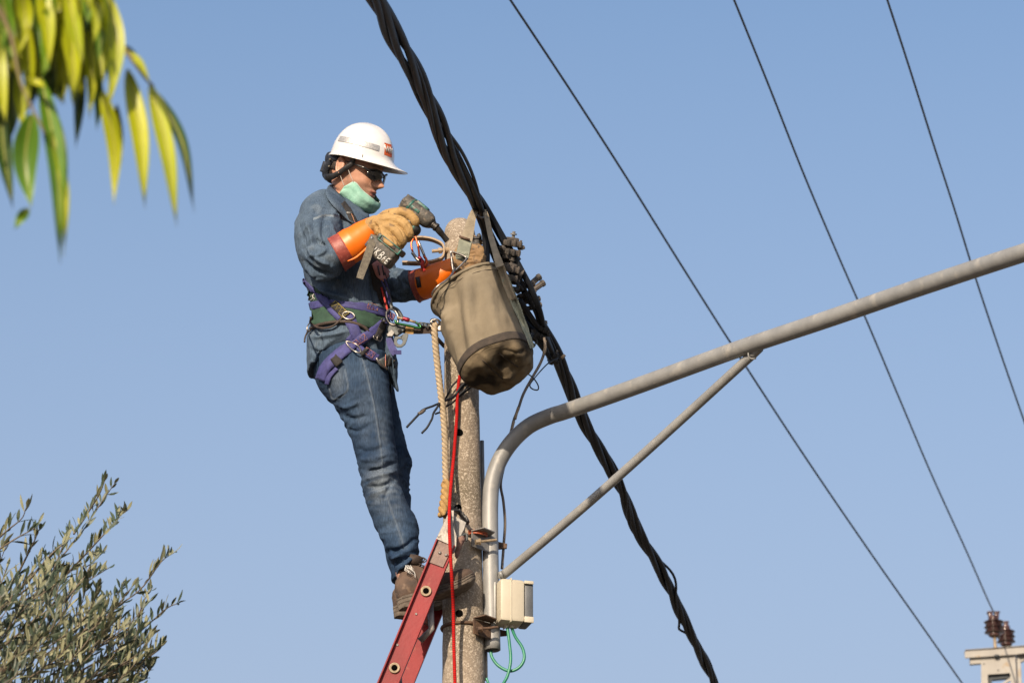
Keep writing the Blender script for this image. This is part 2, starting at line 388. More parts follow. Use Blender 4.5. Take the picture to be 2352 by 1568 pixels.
M['olive1'] = pmat('olive_leaf_green', (.075, .105, .058), (.045, .068, .040), rough=.5, scale=3, bump=0, transl=.15)
M['olive2'] = pmat('olive_leaf_pale', (.33, .33, .19), (.23, .24, .14), rough=.6, scale=3, bump=0, transl=.15)
M['leaf1'] = pmat('hanging_leaf_yellow', (.60, .62, .014), (.42, .50, .014), rough=.4, scale=6, bump=.1, bscale=40, transl=.3)
M['leaf2'] = pmat('hanging_leaf_green', (.17, .33, .015), (.10, .22, .012), rough=.38, scale=6, bump=.1, bscale=40, transl=.25)
M['leaf3'] = pmat('hanging_leaf_dark', (.06, .13, .018), (.035, .08, .014), rough=.4, scale=6, bump=.1, bscale=40, transl=.2)
M['leafrib'] = pmat('leaf_rib', (.42, .40, .10), rough=.5, bump=0)
M['twig'] = pmat('leaf_twig', (.22, .20, .06), (.16, .12, .05), rough=.7, scale=30)

def mat_concrete():
    m = pmat('concrete_aggregate', (.335, .275, .21), (.265, .215, .162), rough=.92, scale=7, detail=8, bump=.6, bscale=90, dist=.004, c3=(.15, .125, .085), s3=5, t3=.64, w3=.12)
    t = m.node_tree; L = t.links.new; b = next(n for n in t.nodes if n.type == 'BSDF_PRINCIPLED'); tc = next(n for n in t.nodes if n.type == 'TEX_COORD')
    nz = NN(t, 'ShaderNodeTexNoise'); nz.inputs['Scale'].default_value = 60; L(tc.outputs['Object'], nz.inputs['Vector'])
    va = NN(t, 'ShaderNodeVectorMath', operation='MULTIPLY_ADD'); va.inputs[1].default_value = (.022,)*3; L(nz.outputs['Color'], va.inputs[0]); L(tc.outputs['Object'], va.inputs[2])
    for sc_, col_, rad, lo in ((120, (.42, .365, .29), .50, .40), (210, (.43, .375, .31), .52, .40), (150, (.11, .09, .07), .42, .78)):
        vo = NN(t, 'ShaderNodeTexVoronoi'); vo.inputs['Scale'].default_value = sc_; L(va.outputs[0], vo.inputs['Vector'])
        sp = NN(t, 'ShaderNodeSeparateColor'); L(vo.outputs['Color'], sp.inputs[0])
        g = NN(t, 'ShaderNodeMath', operation='GREATER_THAN'); g.inputs[1].default_value = lo; L(sp.outputs[0], g.inputs[0])
        mr = NN(t, 'ShaderNodeMapRange'); mr.inputs[1].default_value = rad; mr.inputs[2].default_value = rad-.10; L(vo.outputs['Distance'], mr.inputs[0])
        ml = NN(t, 'ShaderNodeMath', operation='MULTIPLY'); L(g.outputs[0], ml.inputs[0]); L(mr.outputs[0], ml.inputs[1])
        m2 = NN(t, 'ShaderNodeMath', operation='MULTIPLY'); L(ml.outputs[0], m2.inputs[0]); L(sp.outputs[1], m2.inputs[1])
        src = b.inputs['Base Color'].links[0].from_socket
        mx = NN(t, 'ShaderNodeMix', data_type='RGBA'); L(m2.outputs[0], mx.inputs[0]); L(src, mx.inputs[6]); mx.inputs[7].default_value = (*col_, 1)
        L(mx.outputs[2], b.inputs['Base Color'])
    return m
M['concrete'] = mat_concrete()
def mat_rope_red():
    m = pmat('rope_red', (.66, .014, .008), (.52, .012, .008), spec=.1, rough=.85, scale=60, bump=0)
    t = m.node_tree; L = t.links.new; b = next(n for n in t.nodes if n.type == 'BSDF_PRINCIPLED'); tc = next(n for n in t.nodes if n.type == 'TEX_COORD')
    w = NN(t, 'ShaderNodeTexWave'); w.wave_type = 'BANDS'; w.bands_direction = 'Z'; w.inputs['Scale'].default_value = 42; w.inputs['Distortion'].default_value = 1.2
    L(tc.outputs['Object'], w.inputs['Vector']); mx = NN(t, 'ShaderNodeMix', data_type='RGBA'); src = b.inputs['Base Color'].links[0].from_socket
    L(w.outputs['Fac'], mx.inputs[0]); mx.inputs[6].default_value = (.20, .012, .015, 1); L(src, mx.inputs[7]); L(mx.outputs[2], b.inputs['Base Color'])
    return m
M['rope_red'] = mat_rope_red()
M['hole'] = pmat('hole_shade_black', (.004, .004, .004), rough=1, spec=0, bump=0)  # flat black whose colour stands for the shade inside holes
M['ground'] = pmat('dry_ground', (.17, .14, .10), (.12, .10, .07), rough=.95, scale=.6, detail=10, bump=.5, bscale=4, dist=.05)

# ------------------------------------------------------------------ ground
g = MB(); g.add([(-900, -900, 0), (900, -900, 0), (900, 900, 0), (-900, 900, 0)], [(0, 1, 2, 3)])
go = put(g, 'ground', M['ground'], smooth=False); go['kind'] = 'structure'

# ------------------------------------------------------------------ concrete pole
top = P(1057, 505, 0)
pr = thing('concrete_pole', (P(1064, 1500, 0).x, 0, 0), 'round speckled concrete pole with a domed top behind the ladder', 'pole')
def pole_r(z):                     # radius against height
    zt = top.z; return .0565 + (zt-z)*.0105
def pole_x(z):
    a, b = P(1057, 560, 0), P(1064.5, 1500, 0); return a.x+(b.x-a.x)*(a.z-z)/(a.z-b.z)
mb = MB(); pts = []; rr = []
zz = np.linspace(0, top.z-.06, 160)
for z in zz: pts.append((pole_x(z), 0, z)); rr.append(pole_r(z))
for k in range(1, 9):
    a = k/8*math.pi/2; pts.append((pole_x(top.z), 0, top.z-.06+.06*math.sin(a))); rr.append(.0565*max(.05, math.cos(a)**.75))
mb.tube(pts, rr, 48)
me = mb.mesh('shaft'); wrinkle(me, .0025, 14, ridged=False)
shaft = put(me, 'shaft', M['concrete'], pr)
def on_pole(px, py, lift=0.0):     # point on the camera side of the pole seen at px,py
    y = -.07
    for _ in range(4):
        q = P(px, py, y); dx = q.x-pole_x(q.z); r = pole_r(q.z)+lift; y = -math.sqrt(max(r*r-dx*dx, 1e-5))
    return P(px, py, y)
for (hx, hy) in ((1052, 1166), (1055, 1408), (1055, 993)):
    q = on_pole(hx, hy); d = Vector((q.x-pole_x(q.z), q.y, 0)).normalized()
    h = MB(); h.lathe([(.0135, -.02), (.0135, .0022), (.010, .0026)], q, d, 18); put(h, 'bolt_hole', M['hole'], pr)  # black disc slightly proud of the shaft, painted as the hole's dark inside

# ------------------------------------------------------------------ street lamp arm
ar = thing('lamp_arm', P(1135, 1480, .0), 'long curved galvanised steel arm with slanting brace clamped to the concrete pole', 'lamp arm')
AX = [(1131, 1492, -.005), (1129, 1400, -.005), (1127, 1300, -.005), (1126, 1220, -.005), (1126, 1160, -.005), (1130, 1110, -.01), (1146, 1060, -.02), (1175, 1015, -.04),
      (1215, 978, -.07), (1262, 956, -.12), (1300, 944, -.18), (1400, 909, -.34), (1500, 873, -.50), (1700, 800, -.82), (1900, 733, -1.15), (2100, 664, -1.5), (2350, 581, -1.95), (2600, 502, -2.35), (3000, 372, -3.0)]
mb = MB(); mb.tube(PP(AX, 5), .0292, 26); me = mb.mesh('pipe'); put(me, 'pipe', M['galv'], ar)
mb = MB(); mb.tube(PP([(1131, 1493.5, -.005), (1131, 1488, -.005)], 1), .0245, 20, caps=True); put(mb, 'pipe_mouth', M['black'], ar)
mb = MB()
bp_ = [(1150, 1322, -.02), (1180, 1300, -.05), (1400, 1112, -.35), (1700, 840, -.79), (1728, 814, -.84), (1744, 799, -.875)]
pp = PP(bp_, 6); mb.tube(pp, [.0165]*len(pp), 18); put(mb, 'brace', M['galv'], ar)
mb = MB(); wc = P(1727, 815, -.845); wd = (P(1744, 799, -.875)-P(1700, 840, -.79)).normalized(); wu = wd.cross(FWD).normalized(); wv_ = wd.cross(wu)
mb.tube([wc+(wu*math.cos(t)+wv_*math.sin(t))*.0175+wd*.003*math.sin(3*t) for t in np.linspace(0, 2*math.pi, 28)[:-1]], .0028, 6, closed=True); put(mb, 'weld_bead', M['galv'], ar)
# lamp head at the (unseen) far end of the arm
e = P(3000, 372, -3.0); mb = MB(); mb.box(e+Vector((.25, -.1, -.02)), (.62, .24, .11), Matrix.Rotation(-.25, 3, 'Z'), chamfer=.03); put(mb, 'lamp_head', M['galv'], ar)
# two clamps: band round the pole, angle tab, bolt, ears right of the pipe
for (yy, tabx, rust) in ((1243, 1082, 'zinc'), (1443, 1086, 'rust')):
    q = P(1064, yy, 0); z0 = q.z; rr0 = pole_r(z0)+.003; mb = MB(); pts = []
    for k in range(40):
        a = 2*math.pi*k/40; pts.append((pole_x(z0)+rr0*math.cos(a), rr0*math.sin(a), z0))
    mb.tube(pts, .0065 if rust == 'rust' else .005, 8, closed=True); bnd = put(mb, 'pole_clamp', M['rust'], ar)
    mb = MB()                       # angle iron: vertical leg and horizontal shelf
    X = tabx; Y = yy; y0 = -.085
    a = P(X, Y-22, y0); w = .068
    mb.add([a+Vector(v) for v in ((0, 0, 0), (w*.95, .055, 0), (w*.95, .055, -.06), (.0, 0, -.055), (.004, -.004, 0), (w*.95, .05, 0), (w*.95, .05, -.06), (.004, -.004, -.055))],
           [(0, 1, 2, 3), (7, 6, 5, 4), (0, 3, 7, 4), (1, 5, 6, 2), (0, 4, 5, 1), (3, 2, 6, 7)])
    mb.add([a+Vector(v) for v in ((0, -.004, .001), (.045, -.03, .004), (.085, .02, .004), (w, .055, .001), (0, -.004, .006), (.045, -.03, .009), (.085, .02, .009), (w, .055, .006))],
           [(0, 1, 2, 3), (7, 6, 5, 4), (0, 4, 5, 1), (1, 5, 6, 2), (2, 6, 7, 3), (3, 7, 4, 0)])
    put(mb, 'angle_tab', M[rust], bnd, smooth=False, bevel=.001)
    mb = MB(); b0 = P(X+14, Y+1, -.095); b1 = P(X+58, Y-4, -.075); mb.tube([b0, b1], .0048, 10); d = (b1-b0).normalized()
    mb.tube([b0-d*.006, b0+d*.008], .0105, 6); mb.tube([b0+d*.008, b0+d*.011], .0125, 14); put(mb, 'clamp_bolt', M['bolt'] if rust == 'zinc' else M['rust'], bnd, sharp=30)
    mb = MB(); mb.plate([(1143, Y+1, .05), (1165, Y+6, .05), (1164, Y+16, .05), (1143, Y+18, .05)], .05, .012); put(mb, 'ear', M['rust'], bnd, smooth=False, bevel=.001)
mb = MB(); mb.tube(PP([(1107, 1012, .06), (1109, 1120, .06), (1112, 1240, .06)], 2), .0075, 8)
solo(mb, 'conduit', M['galv'], 'thin grey conduit running down the right edge of the concrete pole', 'conduit')
mb = MB(); mb.tube(PP([(1115.5, 1486, .04), (1116, 1560, .04)], 1), .0068, 14); mb.tube(PP([(1115.5, 1556, .04), (1116, 1561, .04)], 1), .0078, 14)
solo(mb, 'conduit', M['pvc'], 'short cream plastic conduit under the open end of the grey pipe', 'conduit')
mb = MB(); mb.tube([on_pole(1117, 1556, .0)+Vector((0, 0, 0)), P(1130, 1590, .03), P(1135, 1700, .02), P(1130, 1850, .03)], .0045, 8)
solo(mb, 'cable', M['gwire'], 'green wire coming out of the cream conduit and running down the pole', 'wire')

# coil of orange wire resting on the upper clamp
mb = MB()
for k in range(3):
    c0 = P(1097, 1230-k*4.2, -.055); pts = [c0+Vector((math.cos(t)*.034, math.sin(t)*.032, .002*math.sin(2*t+k))) for t in np.linspace(0, 2*math.pi, 30)[:-1]]
    mb.tube(pts, .0034, 8, closed=True)
solo(mb, 'wire_coil', M['copper'], 'small coil of orange wire lying on the upper pipe clamp', 'wire')

# ------------------------------------------------------------------ junction box and its wires
jb = thing('junction_box', P(1178, 1437, -.03), 'cream plastic junction box with dark grey right cover on the steel pipe', 'junction box')
bc = P(1169, 1386, -.035); Mz = Matrix.Rotation(R_(16), 3, 'Z')
mb = MB(); mb.box(bc, (.092, .10, .158), Mz, chamfer=.012); put(mb, 'housing', M['boxm'], jb, sharp=40)
mb = MB(); mb.box(bc+Mz @ Vector((-.006, 0, 0)), (.0045, .105, .163), Mz, chamfer=.002); put(mb, 'seam_rim', M['boxm'], jb, sharp=40)
mb = MB(); mb.box(bc+Mz @ Vector((.0625, .006, 0)), (.034, .096, .150), Mz @ Matrix.Rotation(R_(0), 3, 'Z'), chamfer=.008); put(mb, 'cover', M['boxc'], jb, sharp=40)
mb = MB(); mb.box(bc+Mz @ Vector((.060, -.048, -.068)), (.034, .008, .022), Mz, chamfer=.002); put(mb, 'latch', M['boxm'], jb, sharp=40); mb = MB(); mb.box(bc+Mz @ Vector((.060, -.048, .070)), (.034, .007, .012), Mz, chamfer=.002); put(mb, 'latch', M['boxm'], jb, sharp=40)
mb = MB(); mb.box(P(1137, 1385, -.02), (.008, .07, .14), None, chamfer=.002); put(mb, 'back_plate', M['galv'], jb, sharp=40)
for gx in (1163, 1176):
    mb = MB(); q = P(gx, 1434, -.04); mb.lathe([(.011, .012), (.011, 0), (.0085, -.002), (.0085, -.010), (.006, -.012)], q, (0, 0, 1), 14); put(mb, 'cable_gland', M['boxm'], jb, sharp=30)
mb = MB(); mb.tube(PP([(1165, 1438, -.04), (1170, 1475, -.04), (1173, 1515, -.04), (1166, 1550, -.04), (1152, 1580, -.03), (1140, 1640, .0), (1135, 1800, .05)], 6), .0056, 10)
solo(mb, 'earth_wire', M['gwire'], 'green wire hanging straight down from the junction box', 'wire')
mb = MB(); mb.tube(PP([(1175, 1440, -.035), (1184, 1462, -.03), (1200, 1487, -.03), (1204, 1512, -.03), (1192, 1532, -.03), (1170, 1540, -.025), (1145, 1528, -.02), (1130, 1508, -.01), (1127, 1490, -.005)], 6), .0056, 10)
solo(mb, 'earth_wire', M['gwire'], 'green wire looping from the junction box back up into the pipe end', 'wire')

# ------------------------------------------------------------------ bundled cable with its connectors
cb = thing('cable_bundle', P(1110, 490, -.08), 'thick twisted bundle of black cables crossing behind the bag from top left to bottom right', 'cable')
CL = [(760, -230, -4.2), (820, -90, -3.45), (868, 5, -2.95), (908, 90, -2.45), (955, 183, -1.95), (992, 262, -1.5), (1030, 350, -1.0), (1068, 420, -.6), (1102, 480, -.28), (1140, 565, -.13),
      (1177, 645, -.05), (1215, 722, .1), (1262, 798, .4), (1300, 872, .75), (1340, 965, 1.2), (1388, 1050, 1.6), (1427, 1125, 2.0), (1462, 1212, 2.5), (1512, 1300, 3.0), (1556, 1392, 3.6), (1602, 1482, 4.2), (1640, 1570, 4.9), (1720, 1760, 6.2), (1850, 2080, 9)]
def bundle(rad, cable_r, turns, phase, ystart=0, yend=None, name='cable', extra=None, spread=True, lab=None):
    cen = PP(CL, 14); N = len(cen); pts = []; ang = phase
    for i in range(N):
        T = (cen[min(i+1, N-1)]-cen[max(i-1, 0)]).normalized(); u = T.cross(FWD).normalized(); w = T.cross(u)
        y = cen[i].y; R = rad
        if spread and -.35 < y < .5: R = rad*(1+1.1*math.exp(-((y-.02)/.16)**2))
        if extra: R = extra(y, R)
        lo = min(1.0, max(0.0, (y-.5)/.5)); R = R+(min(R, rad*.86)-R)*lo*(1.0 if rad < .020 else 0.0)
        if i: ang += (cen[i]-cen[i-1]).length*turns*(1+.75*lo)*2*math.pi
        pts.append(cen[i]+u*(R*math.cos(ang))+w*(R*math.sin(ang)))
    mb = MB(); mb.tube(pts, cable_r, 10); return put(mb, name, M['cable'], cb)
for k in range(4):
    bundle(.0185, .0116, .40 if k != 2 else .415, k*math.pi/2+.4, extra=lambda y, R, k=k: R*(1+.35*math.sin(y*2.1+k*1.7)+.18*math.sin(y*5.3+k)))
bundle(.0225, .0058, .40, 1.2, extra=lambda y, R: R+.022*math.exp(-((y-3.2)/.16)**2)+.02*math.exp(-((y-3.9)/.12)**2))
mb = MB(); mb.tube(PP([(1004, 275, -1.42), (1030, 306, -1.22), (1060, 348, -.98), (1084, 398, -.70), (1100, 450, -.45), (1110, 495, -.24)], 6), .0062, 10); put(mb, 'cable', M['cable'], cb)
bundle(.021, .0050, .33, 4.2)

def connector(px, py, y, rot, sc, label, style=0, mat_='conn'):
    """insulation piercing connector: two ribbed jaws, a shear-head bolt and stub caps"""
    o = P(px, py, y); t = thing('cable_connector', o, label, 'connector', 'clamp connectors on the black cable bundle')
    sc *= 1.22; A = Matrix((RT, UP, -FWD)).transposed(); Rm = A @ Matrix.Rotation(R_(rot), 3, 'Z') @ Matrix.Rotation(R_(25), 3, 'Y')
    def L_(x, y_, z): return o + Rm @ (Vector((x, y_, z))*sc)
    def bx(mb, c, s_, ch=.003, ex=None): mb.box(L_(*c), tuple(v*sc for v in s_), Rm @ ex if ex else Rm, chamfer=ch*sc)
    mb = MB()
    bx(mb, (0, .014, 0), (.056, .018, .040), .005); bx(mb, (0, .026, 0), (.034, .012, .030), .004)
    for k in (-1, 0, 1): bx(mb, (k*.019, .016, .021), (.006, .022, .006), .001)
    bx(mb, (.03, .006, .004), (.014, .012, .03), .003, Matrix.Rotation(.5, 3, 'Z')); put(mb, 'upper_jaw', M[mat_], t, sharp=35)
    mb = MB()
    bx(mb, (0, -.012, 0), (.052, .018, .042), .005); bx(mb, (-.012, -.026, .004), (.022, .014, .026), .004)
    for k in (-1, 0, 1): bx(mb, (k*.018, -.012, .022), (.006, .020, .006), .001)
    bx(mb, (-.03, -.004, .004), (.016, .012, .028), .003, Matrix.Rotation(-.6, 3, 'Z')); put(mb, 'lower_jaw', M[mat_], t, sharp=35)
    mb = MB(); ax = (Rm @ Vector((0, 1, 0))).normalized()
    mb.tube([L_(0, .03, .004), L_(0, .050, .004)], .0055*sc, 6); mb.tube([L_(0, .040, .004), L_(0, .044, .004)], .0095*sc, 12); put(mb, 'bolt', M['zinc'] if style == 0 else M[mat_], t, sharp=30)
    if style == 1:
        for k in (-1, 1):
            mb = MB(); mb.tube([L_(.02, .010*k, .012), L_(.058, .012*k+.004, .012)], .0095*sc, 8); mb.tube([L_(.056, .012*k+.004, .012), L_(.066, .012*k+.004, .012)], .0115*sc, 8); put(mb, 'stub_cap', M[mat_], t, sharp=30)
    if style == 2:
        mb = MB(); mb.add([L_(.02, -.03, 0), L_(.035, -.028, .008), L_(.048, .022, .004), L_(.038, .006, -.004)], [(0, 1, 2, 3)]); mb.add([L_(.02, -.03, -.006), L_(.035, -.028, .002), L_(.048, .022, -.002), L_(.038, .006, -.010)], [(3, 2, 1, 0)])
        for q in ((0, 1, 5, 4), (1, 2, 6, 5), (2, 3, 7, 6), (3, 0, 4, 7)): mb.f.append([len(mb.v)-8+i for i in q]); mb.m.append(0)
        put(mb, 'fin', M[mat_], t, smooth=False, bevel=.001)
    return t
connector(1174, 570, -.13, -8, 1.02, 'dusty topmost cable connector right of the bag strap')
connector(1176, 592, -.08, 165, .72, 'small dusty cable connector just under the topmost one')
connector(1169, 628, -.12, -12, .98, 'dusty cable connector with a pointed fin beside the bag rim', 2)
connector(1178, 655, -.08, 172, .66, 'small black cable connector below the finned one', 0, 'connb')
connector(1208, 668, .02, 32, .92, 'dusty cable connector with two stub ends pointing up right', 1)
connector(1203, 703, .05, 12, .80, 'dusty cable connector with short stubs beside the middle of the bag', 1)
connector(1240, 763, .16, -28, .82, 'black cable connector where the taupe cable branches off', 0, 'connb')
connector(1222, 783, .18, 150, .52, 'tiny black cable connector low beside the bag bottom', 0, 'connb')
connector(1272, 824, .42, -18, .62, 'wrapped splice connector with copper end above the lamp arm', 0, 'connb')
connector(1106, 566, -.135, 92, .98, 'black cable connector held by the left glove in front of the pole top', 0, 'connb')
mb = MB(); q = P(1290, 822, .36); mb.tube([q, q+Vector((.012, 0, .012))], .006, 10); solo(mb, 'copper_end', M['tan_light'], 'bare copper cable end poking out of the wrapped splice', 'cable end')
mb = MB(); mb.tube(PP([(1098, 492, -.30), (1104, 500, -.31), (1113, 497, -.29), (1118, 490, -.27)], 4), .0035, 8); solo(mb, 'cable_tie', M['zinc'], 'pale tie round the cable bundle above the pole', 'cable tie')
# loops of cable under the bundle next to the pole
mb = MB(); mb.tube(PP([(1105, 500, -.25), (1112, 530, -.20), (1117, 565, -.17), (1118, 600, -.16), (1114, 640, -.15)], 5), .0115, 12)
solo(mb, 'cable', M['cable'], 'black cable hanging straight down from the bundle into the bag opening', 'cable')
mb = MB(); mb.tube(PP([(1195, 690, -.02), (1225, 735, .08), (1252, 775, .22), (1268, 808, .38)], 5), .010, 10); mb.tube(PP([(1186, 690, .0), (1205, 735, .1), (1228, 775, .22), (1262, 820, .40)], 5), .0085, 10)
solo(mb, 'cable', M['cable'], 'slack black cable pair beside the bag between the connectors', 'cable')

# service cable, tie wires, small wire loop
mb = MB(); mb.tube(PP([(1250, 776, .13), (1252, 800, .12), (1242, 832, .12), (1222, 868, .11), (1202, 905, .10), (1190, 940, .09), (1180, 965, .08), (1172, 1000, .05), (1168, 1012, .04), (1160, 1060, .06), (1150, 1110, .06), (1156, 1150, .06), (1160, 1200, .06), (1157, 1250, .06), (1153, 1305, .03)], 5), .0052, 10)
sv = thing('service_cable', P(1250, 776, .13), 'thin taupe cable curving from the connector down to the bent steel pipe', 'cable')
put(mb, 'sheath', M['tan_cable'], sv)
for seg in ([(1191, 935, .088), (1186, 950, .085), (1183, 962, .082)], [(1180, 968, .078), (1174, 990, .06), (1169, 1009, .045)], [(1251.5, 783, .128), (1252, 800, .12), (1249, 812, .12)]):
    mb = MB(); mb.tube(PP(seg, 4), .0057, 10); put(mb, 'bare_patch', M['tan_light'], sv)
mb = MB(); mb.tube(PP([(1282, 822, .40), (1262, 832, .36), (1245, 848, .28), (1228, 868, .2), (1217, 884, .15), (1223, 893, .13), (1235, 895, .12), (1236, 885, .12), (1225, 868, .1), (1208, 856, .02), (1190, 850, -.05)], 6), .0026, 8)
solo(mb, 'thin_wire', M['wire'], 'thin black wire ending in a small loop right of the bag bottom', 'wire')
tw = thing('tie_wire', P(1052, 905, -.08), 'stiff black tie wires twisted across the pole below the bag', 'wire')
for pl, r in (([(1088, 872, -.11), (1062, 885, -.10), (1048, 905, -.095), (1035, 915, -.11), (1000, 930, -.16), (975, 940, -.18), (955, 958, -.20), (935, 980, -.21)], .0042),
              ([(1092, 868, -.11), (1056, 895, -.09), (1044, 908, -.10), (1012, 925, -.15), (996, 950, -.18), (985, 975, -.19), (969, 995, -.19)], .0040),
              ([(1055, 866, -.09), (1036, 892, -.08), (1028, 908, -.07), (1021, 922, -.055)], .0036),
              ([(1095, 880, -.08), (1060, 905, -.085), (1030, 930, -.09), (1012, 945, -.14), (1000, 952, -.15)], .0034),
              ([(1100, 862, -.05), (1070, 892, -.09), (1048, 912, -.09)], .0034)):
    pts = PP(pl, 6); pts = [p+Vector((noise.noise(p*30), noise.noise(p*30+Vector((5, 5, 5))), noise.noise(p*31)))*.004 for p in pts]
    mb = MB(); mb.tube(pts, r, 8); put(mb, 'strand', M['cable'], tw)
mb = MB(); mb.tube(PP([(975, 941, -.18), (968, 947, -.19), (961, 950, -.195)], 3), .0062, 8); put(mb, 'knot', M['conn'], tw)

# ------------------------------------------------------------------ ropes
def twist_rope(name, pl, R, r, pitch, mat_, parent, marks=None):
    cen = PP(pl, 26)
    for s in range(3):
        pts = []; ang = s*2*math.pi/3
        for i in range(len(cen)):
            T = (cen[min(i+1, len(cen)-1)]-cen[max(i-1, 0)]).normalized(); u = T.cross(FWD).normalized(); w = T.cross(u)
            if i: ang -= (cen[i]-cen[i-1]).length/pitch*2*math.pi
            pts.append(cen[i]+u*math.cos(ang)*R+w*math.sin(ang)*R)
        mb = MB(); mb.tube(pts, r, 8); put(mb, name, M[mat_], parent)
        if marks and s == 0:
            mb = MB(); mb.tube([p+(p-c_)*.35 for p, c_ in zip(pts, cen)], r*.42, 6); put(mb, 'marker_yarn', M['rope_mark'], parent)
tr = thing('twisted_rope', P(1000, 738, -.16), 'tan three-strand rope hanging from the lanyard hook down to the ladder top', 'rope')
rp = [(999, 742, -.165), (998, 752, -.175), (1000, 790, -.17), (1005, 840, -.16), (1012, 900, -.15), (1019, 960, -.14), (1022, 1010, -.13), (1023, 1060, -.12), (1024, 1100, -.115), (1024, 1112, -.115)]
twist_rope('strand', rp, .0062, .0068, .052, 'rope', tr, True)
twist_rope('splice', [(1025, 1106, -.12), (1024, 1130, -.125), (1021, 1155, -.135), (1018, 1172, -.14), (1017, 1184, -.145)], .009, .0105, .075, 'rope_y', tr)
mb = MB(); mb.tube(PP([(1056, 862, -.10), (1053, 885, -.092), (1050, 920, -.088), (1049, 960, -.088), (1046, 1000, -.088), (1042, 1050, -.09), (1037, 1100, -.13), (1033, 1150, -.20), (1032, 1200, -.25), (1034, 1260, -.255), (1038, 1330, -.23), (1041, 1390, -.165), (1042, 1450, -.145), (1043, 1500, -.14), (1045, 1568, -.14), (1050, 1750, -.15), (1060, 2300, -.2)], 8), .0062, 10)
solo(mb, 'red_rope', M['rope_red'], 'thin bright red cord hanging in front of the pole from the bag to the bottom', 'rope')

# ------------------------------------------------------------------ ladder
ld = thing('ladder', (-2.0, 0, 0), 'red fibreglass ladder with aluminium top leaning on the concrete pole', 'ladder')
RW = .072
def rail(y0, label=None):
    a = P(1024, 1247, y0 if y0 < 0 else y0); 
    if y0 > 0:
        n = P(1024, 1247, -.215); a = Vector((n.x, y0, n.z))
    n2 = P(892, 1568, -.215); n1 = P(1024, 1247, -.215); T = (n1-n2).normalized()
    bot = a - T*(a.z/T.z)
    side = Vector((T.z, 0, -T.x)); s = 1 if y0 < 0 else -1
    prof = [(-RW/2, -.014), (-RW/2, .012), (-RW/2+.005, .012), (-RW/2+.005, -.009+.0), (RW/2-.005, -.009), (RW/2-.005, .012), (RW/2, .012), (RW/2, -.014)]
    # channel: web on the inside, flanges towards the camera for the near rail
    prof = [(-RW/2, -.016), (-RW/2, .006), (RW/2, .006), (RW/2, -.016), (RW/2-.0055, -.016), (RW/2-.0055, 0), (-RW/2+.0055, 0), (-RW/2+.0055, -.016)]
    vs_ = []
    for q in (bot, a):
        for (u_, d_) in prof: vs_.append(q+side*u_+Vector((0, d_*s, 0)))
    n = len(prof); fs = [(i, (i+1) % n, n+(i+1) % n, n+i) for i in range(n)]+[tuple(range(n)), tuple(range(2*n-1, n-1, -1))]
    mb = MB(); mb.add(vs_, fs); r = put(mb, 'rail', M['frp'], ld, smooth=False, bevel=.0012)
    return r, a, bot, T, side, s
rn, A1, B1, TT, SD, _ = rail(-.215)
rf, A2, B2, _, _, _ = rail(.145)
# rungs: hollow round tubes with flared ring ends
zr = P(978, 1357, -.215)
base_t = (zr-A1).length
k = -0
for j in range(0, 21):
    tdist = base_t + (j)*.300*1.0
    c1 = A1-TT*tdist; c2 = A2-TT*tdist
    if c1.z < .15: break
    mb = MB(); mb.tube([c1+Vector((0, -.003, 0)), c2+Vector((0, .003, 0))], .0150, 20, caps=False)
    rg = put(mb, 'rung', M['alu'], ld)
    for c_, d_ in ((c1, -1), (c2, 1)):
        mb = MB(); pts = [c_+Vector((0, .0035*d_, 0))+(SD*math.cos(t)+TT*math.sin(t))*.0165 for t in np.linspace(0, 2*math.pi, 28)[:-1]]
        mb.tube(pts, .0036, 8, closed=True); pts = [c_+Vector((0, .0045*d_, 0))+(SD*math.cos(t)+TT*math.sin(t))*.0128 for t in np.linspace(0, 2*math.pi, 28)[:-1]]
        mb.tube(pts, .0022, 8, closed=True); put(mb, 'rung_ring', M['bolt'], rg)
        mb = MB(); mb.lathe([(.0125, 0), (.0125, .002)], c_+Vector((0, .0015*d_, 0)), (0, d_, 0), 20); put(mb, 'rung_bore', M['hole'], rg)
# step brackets under the near rung (folded alloy hooks)
for j in range(0, 2):
    c1 = A1-TT*(base_t+j*.30); mb = MB()
    mb.tube([c1+Vector((.012, .035, -.02)), c1+SD*.018+Vector((.01, .04, -.10))-TT*0.02, c1+SD*.01+Vector((-.03, .04, -.165))], [.014, .011, .012], 10, flat=.35)
    put(mb, 'rung_brace', M['alu'], ld)
mb = MB()
for (sx, sy) in ((956, 1409), (913, 1480)):
    q = P(sx, sy, -.2165); mb.lathe([(.0042, -.001), (.0042, .001), (.003, .002), (.0015, .0005)], q, (0, -1, 0), 12)
put(mb, 'rivet', M['zinc'], ld)
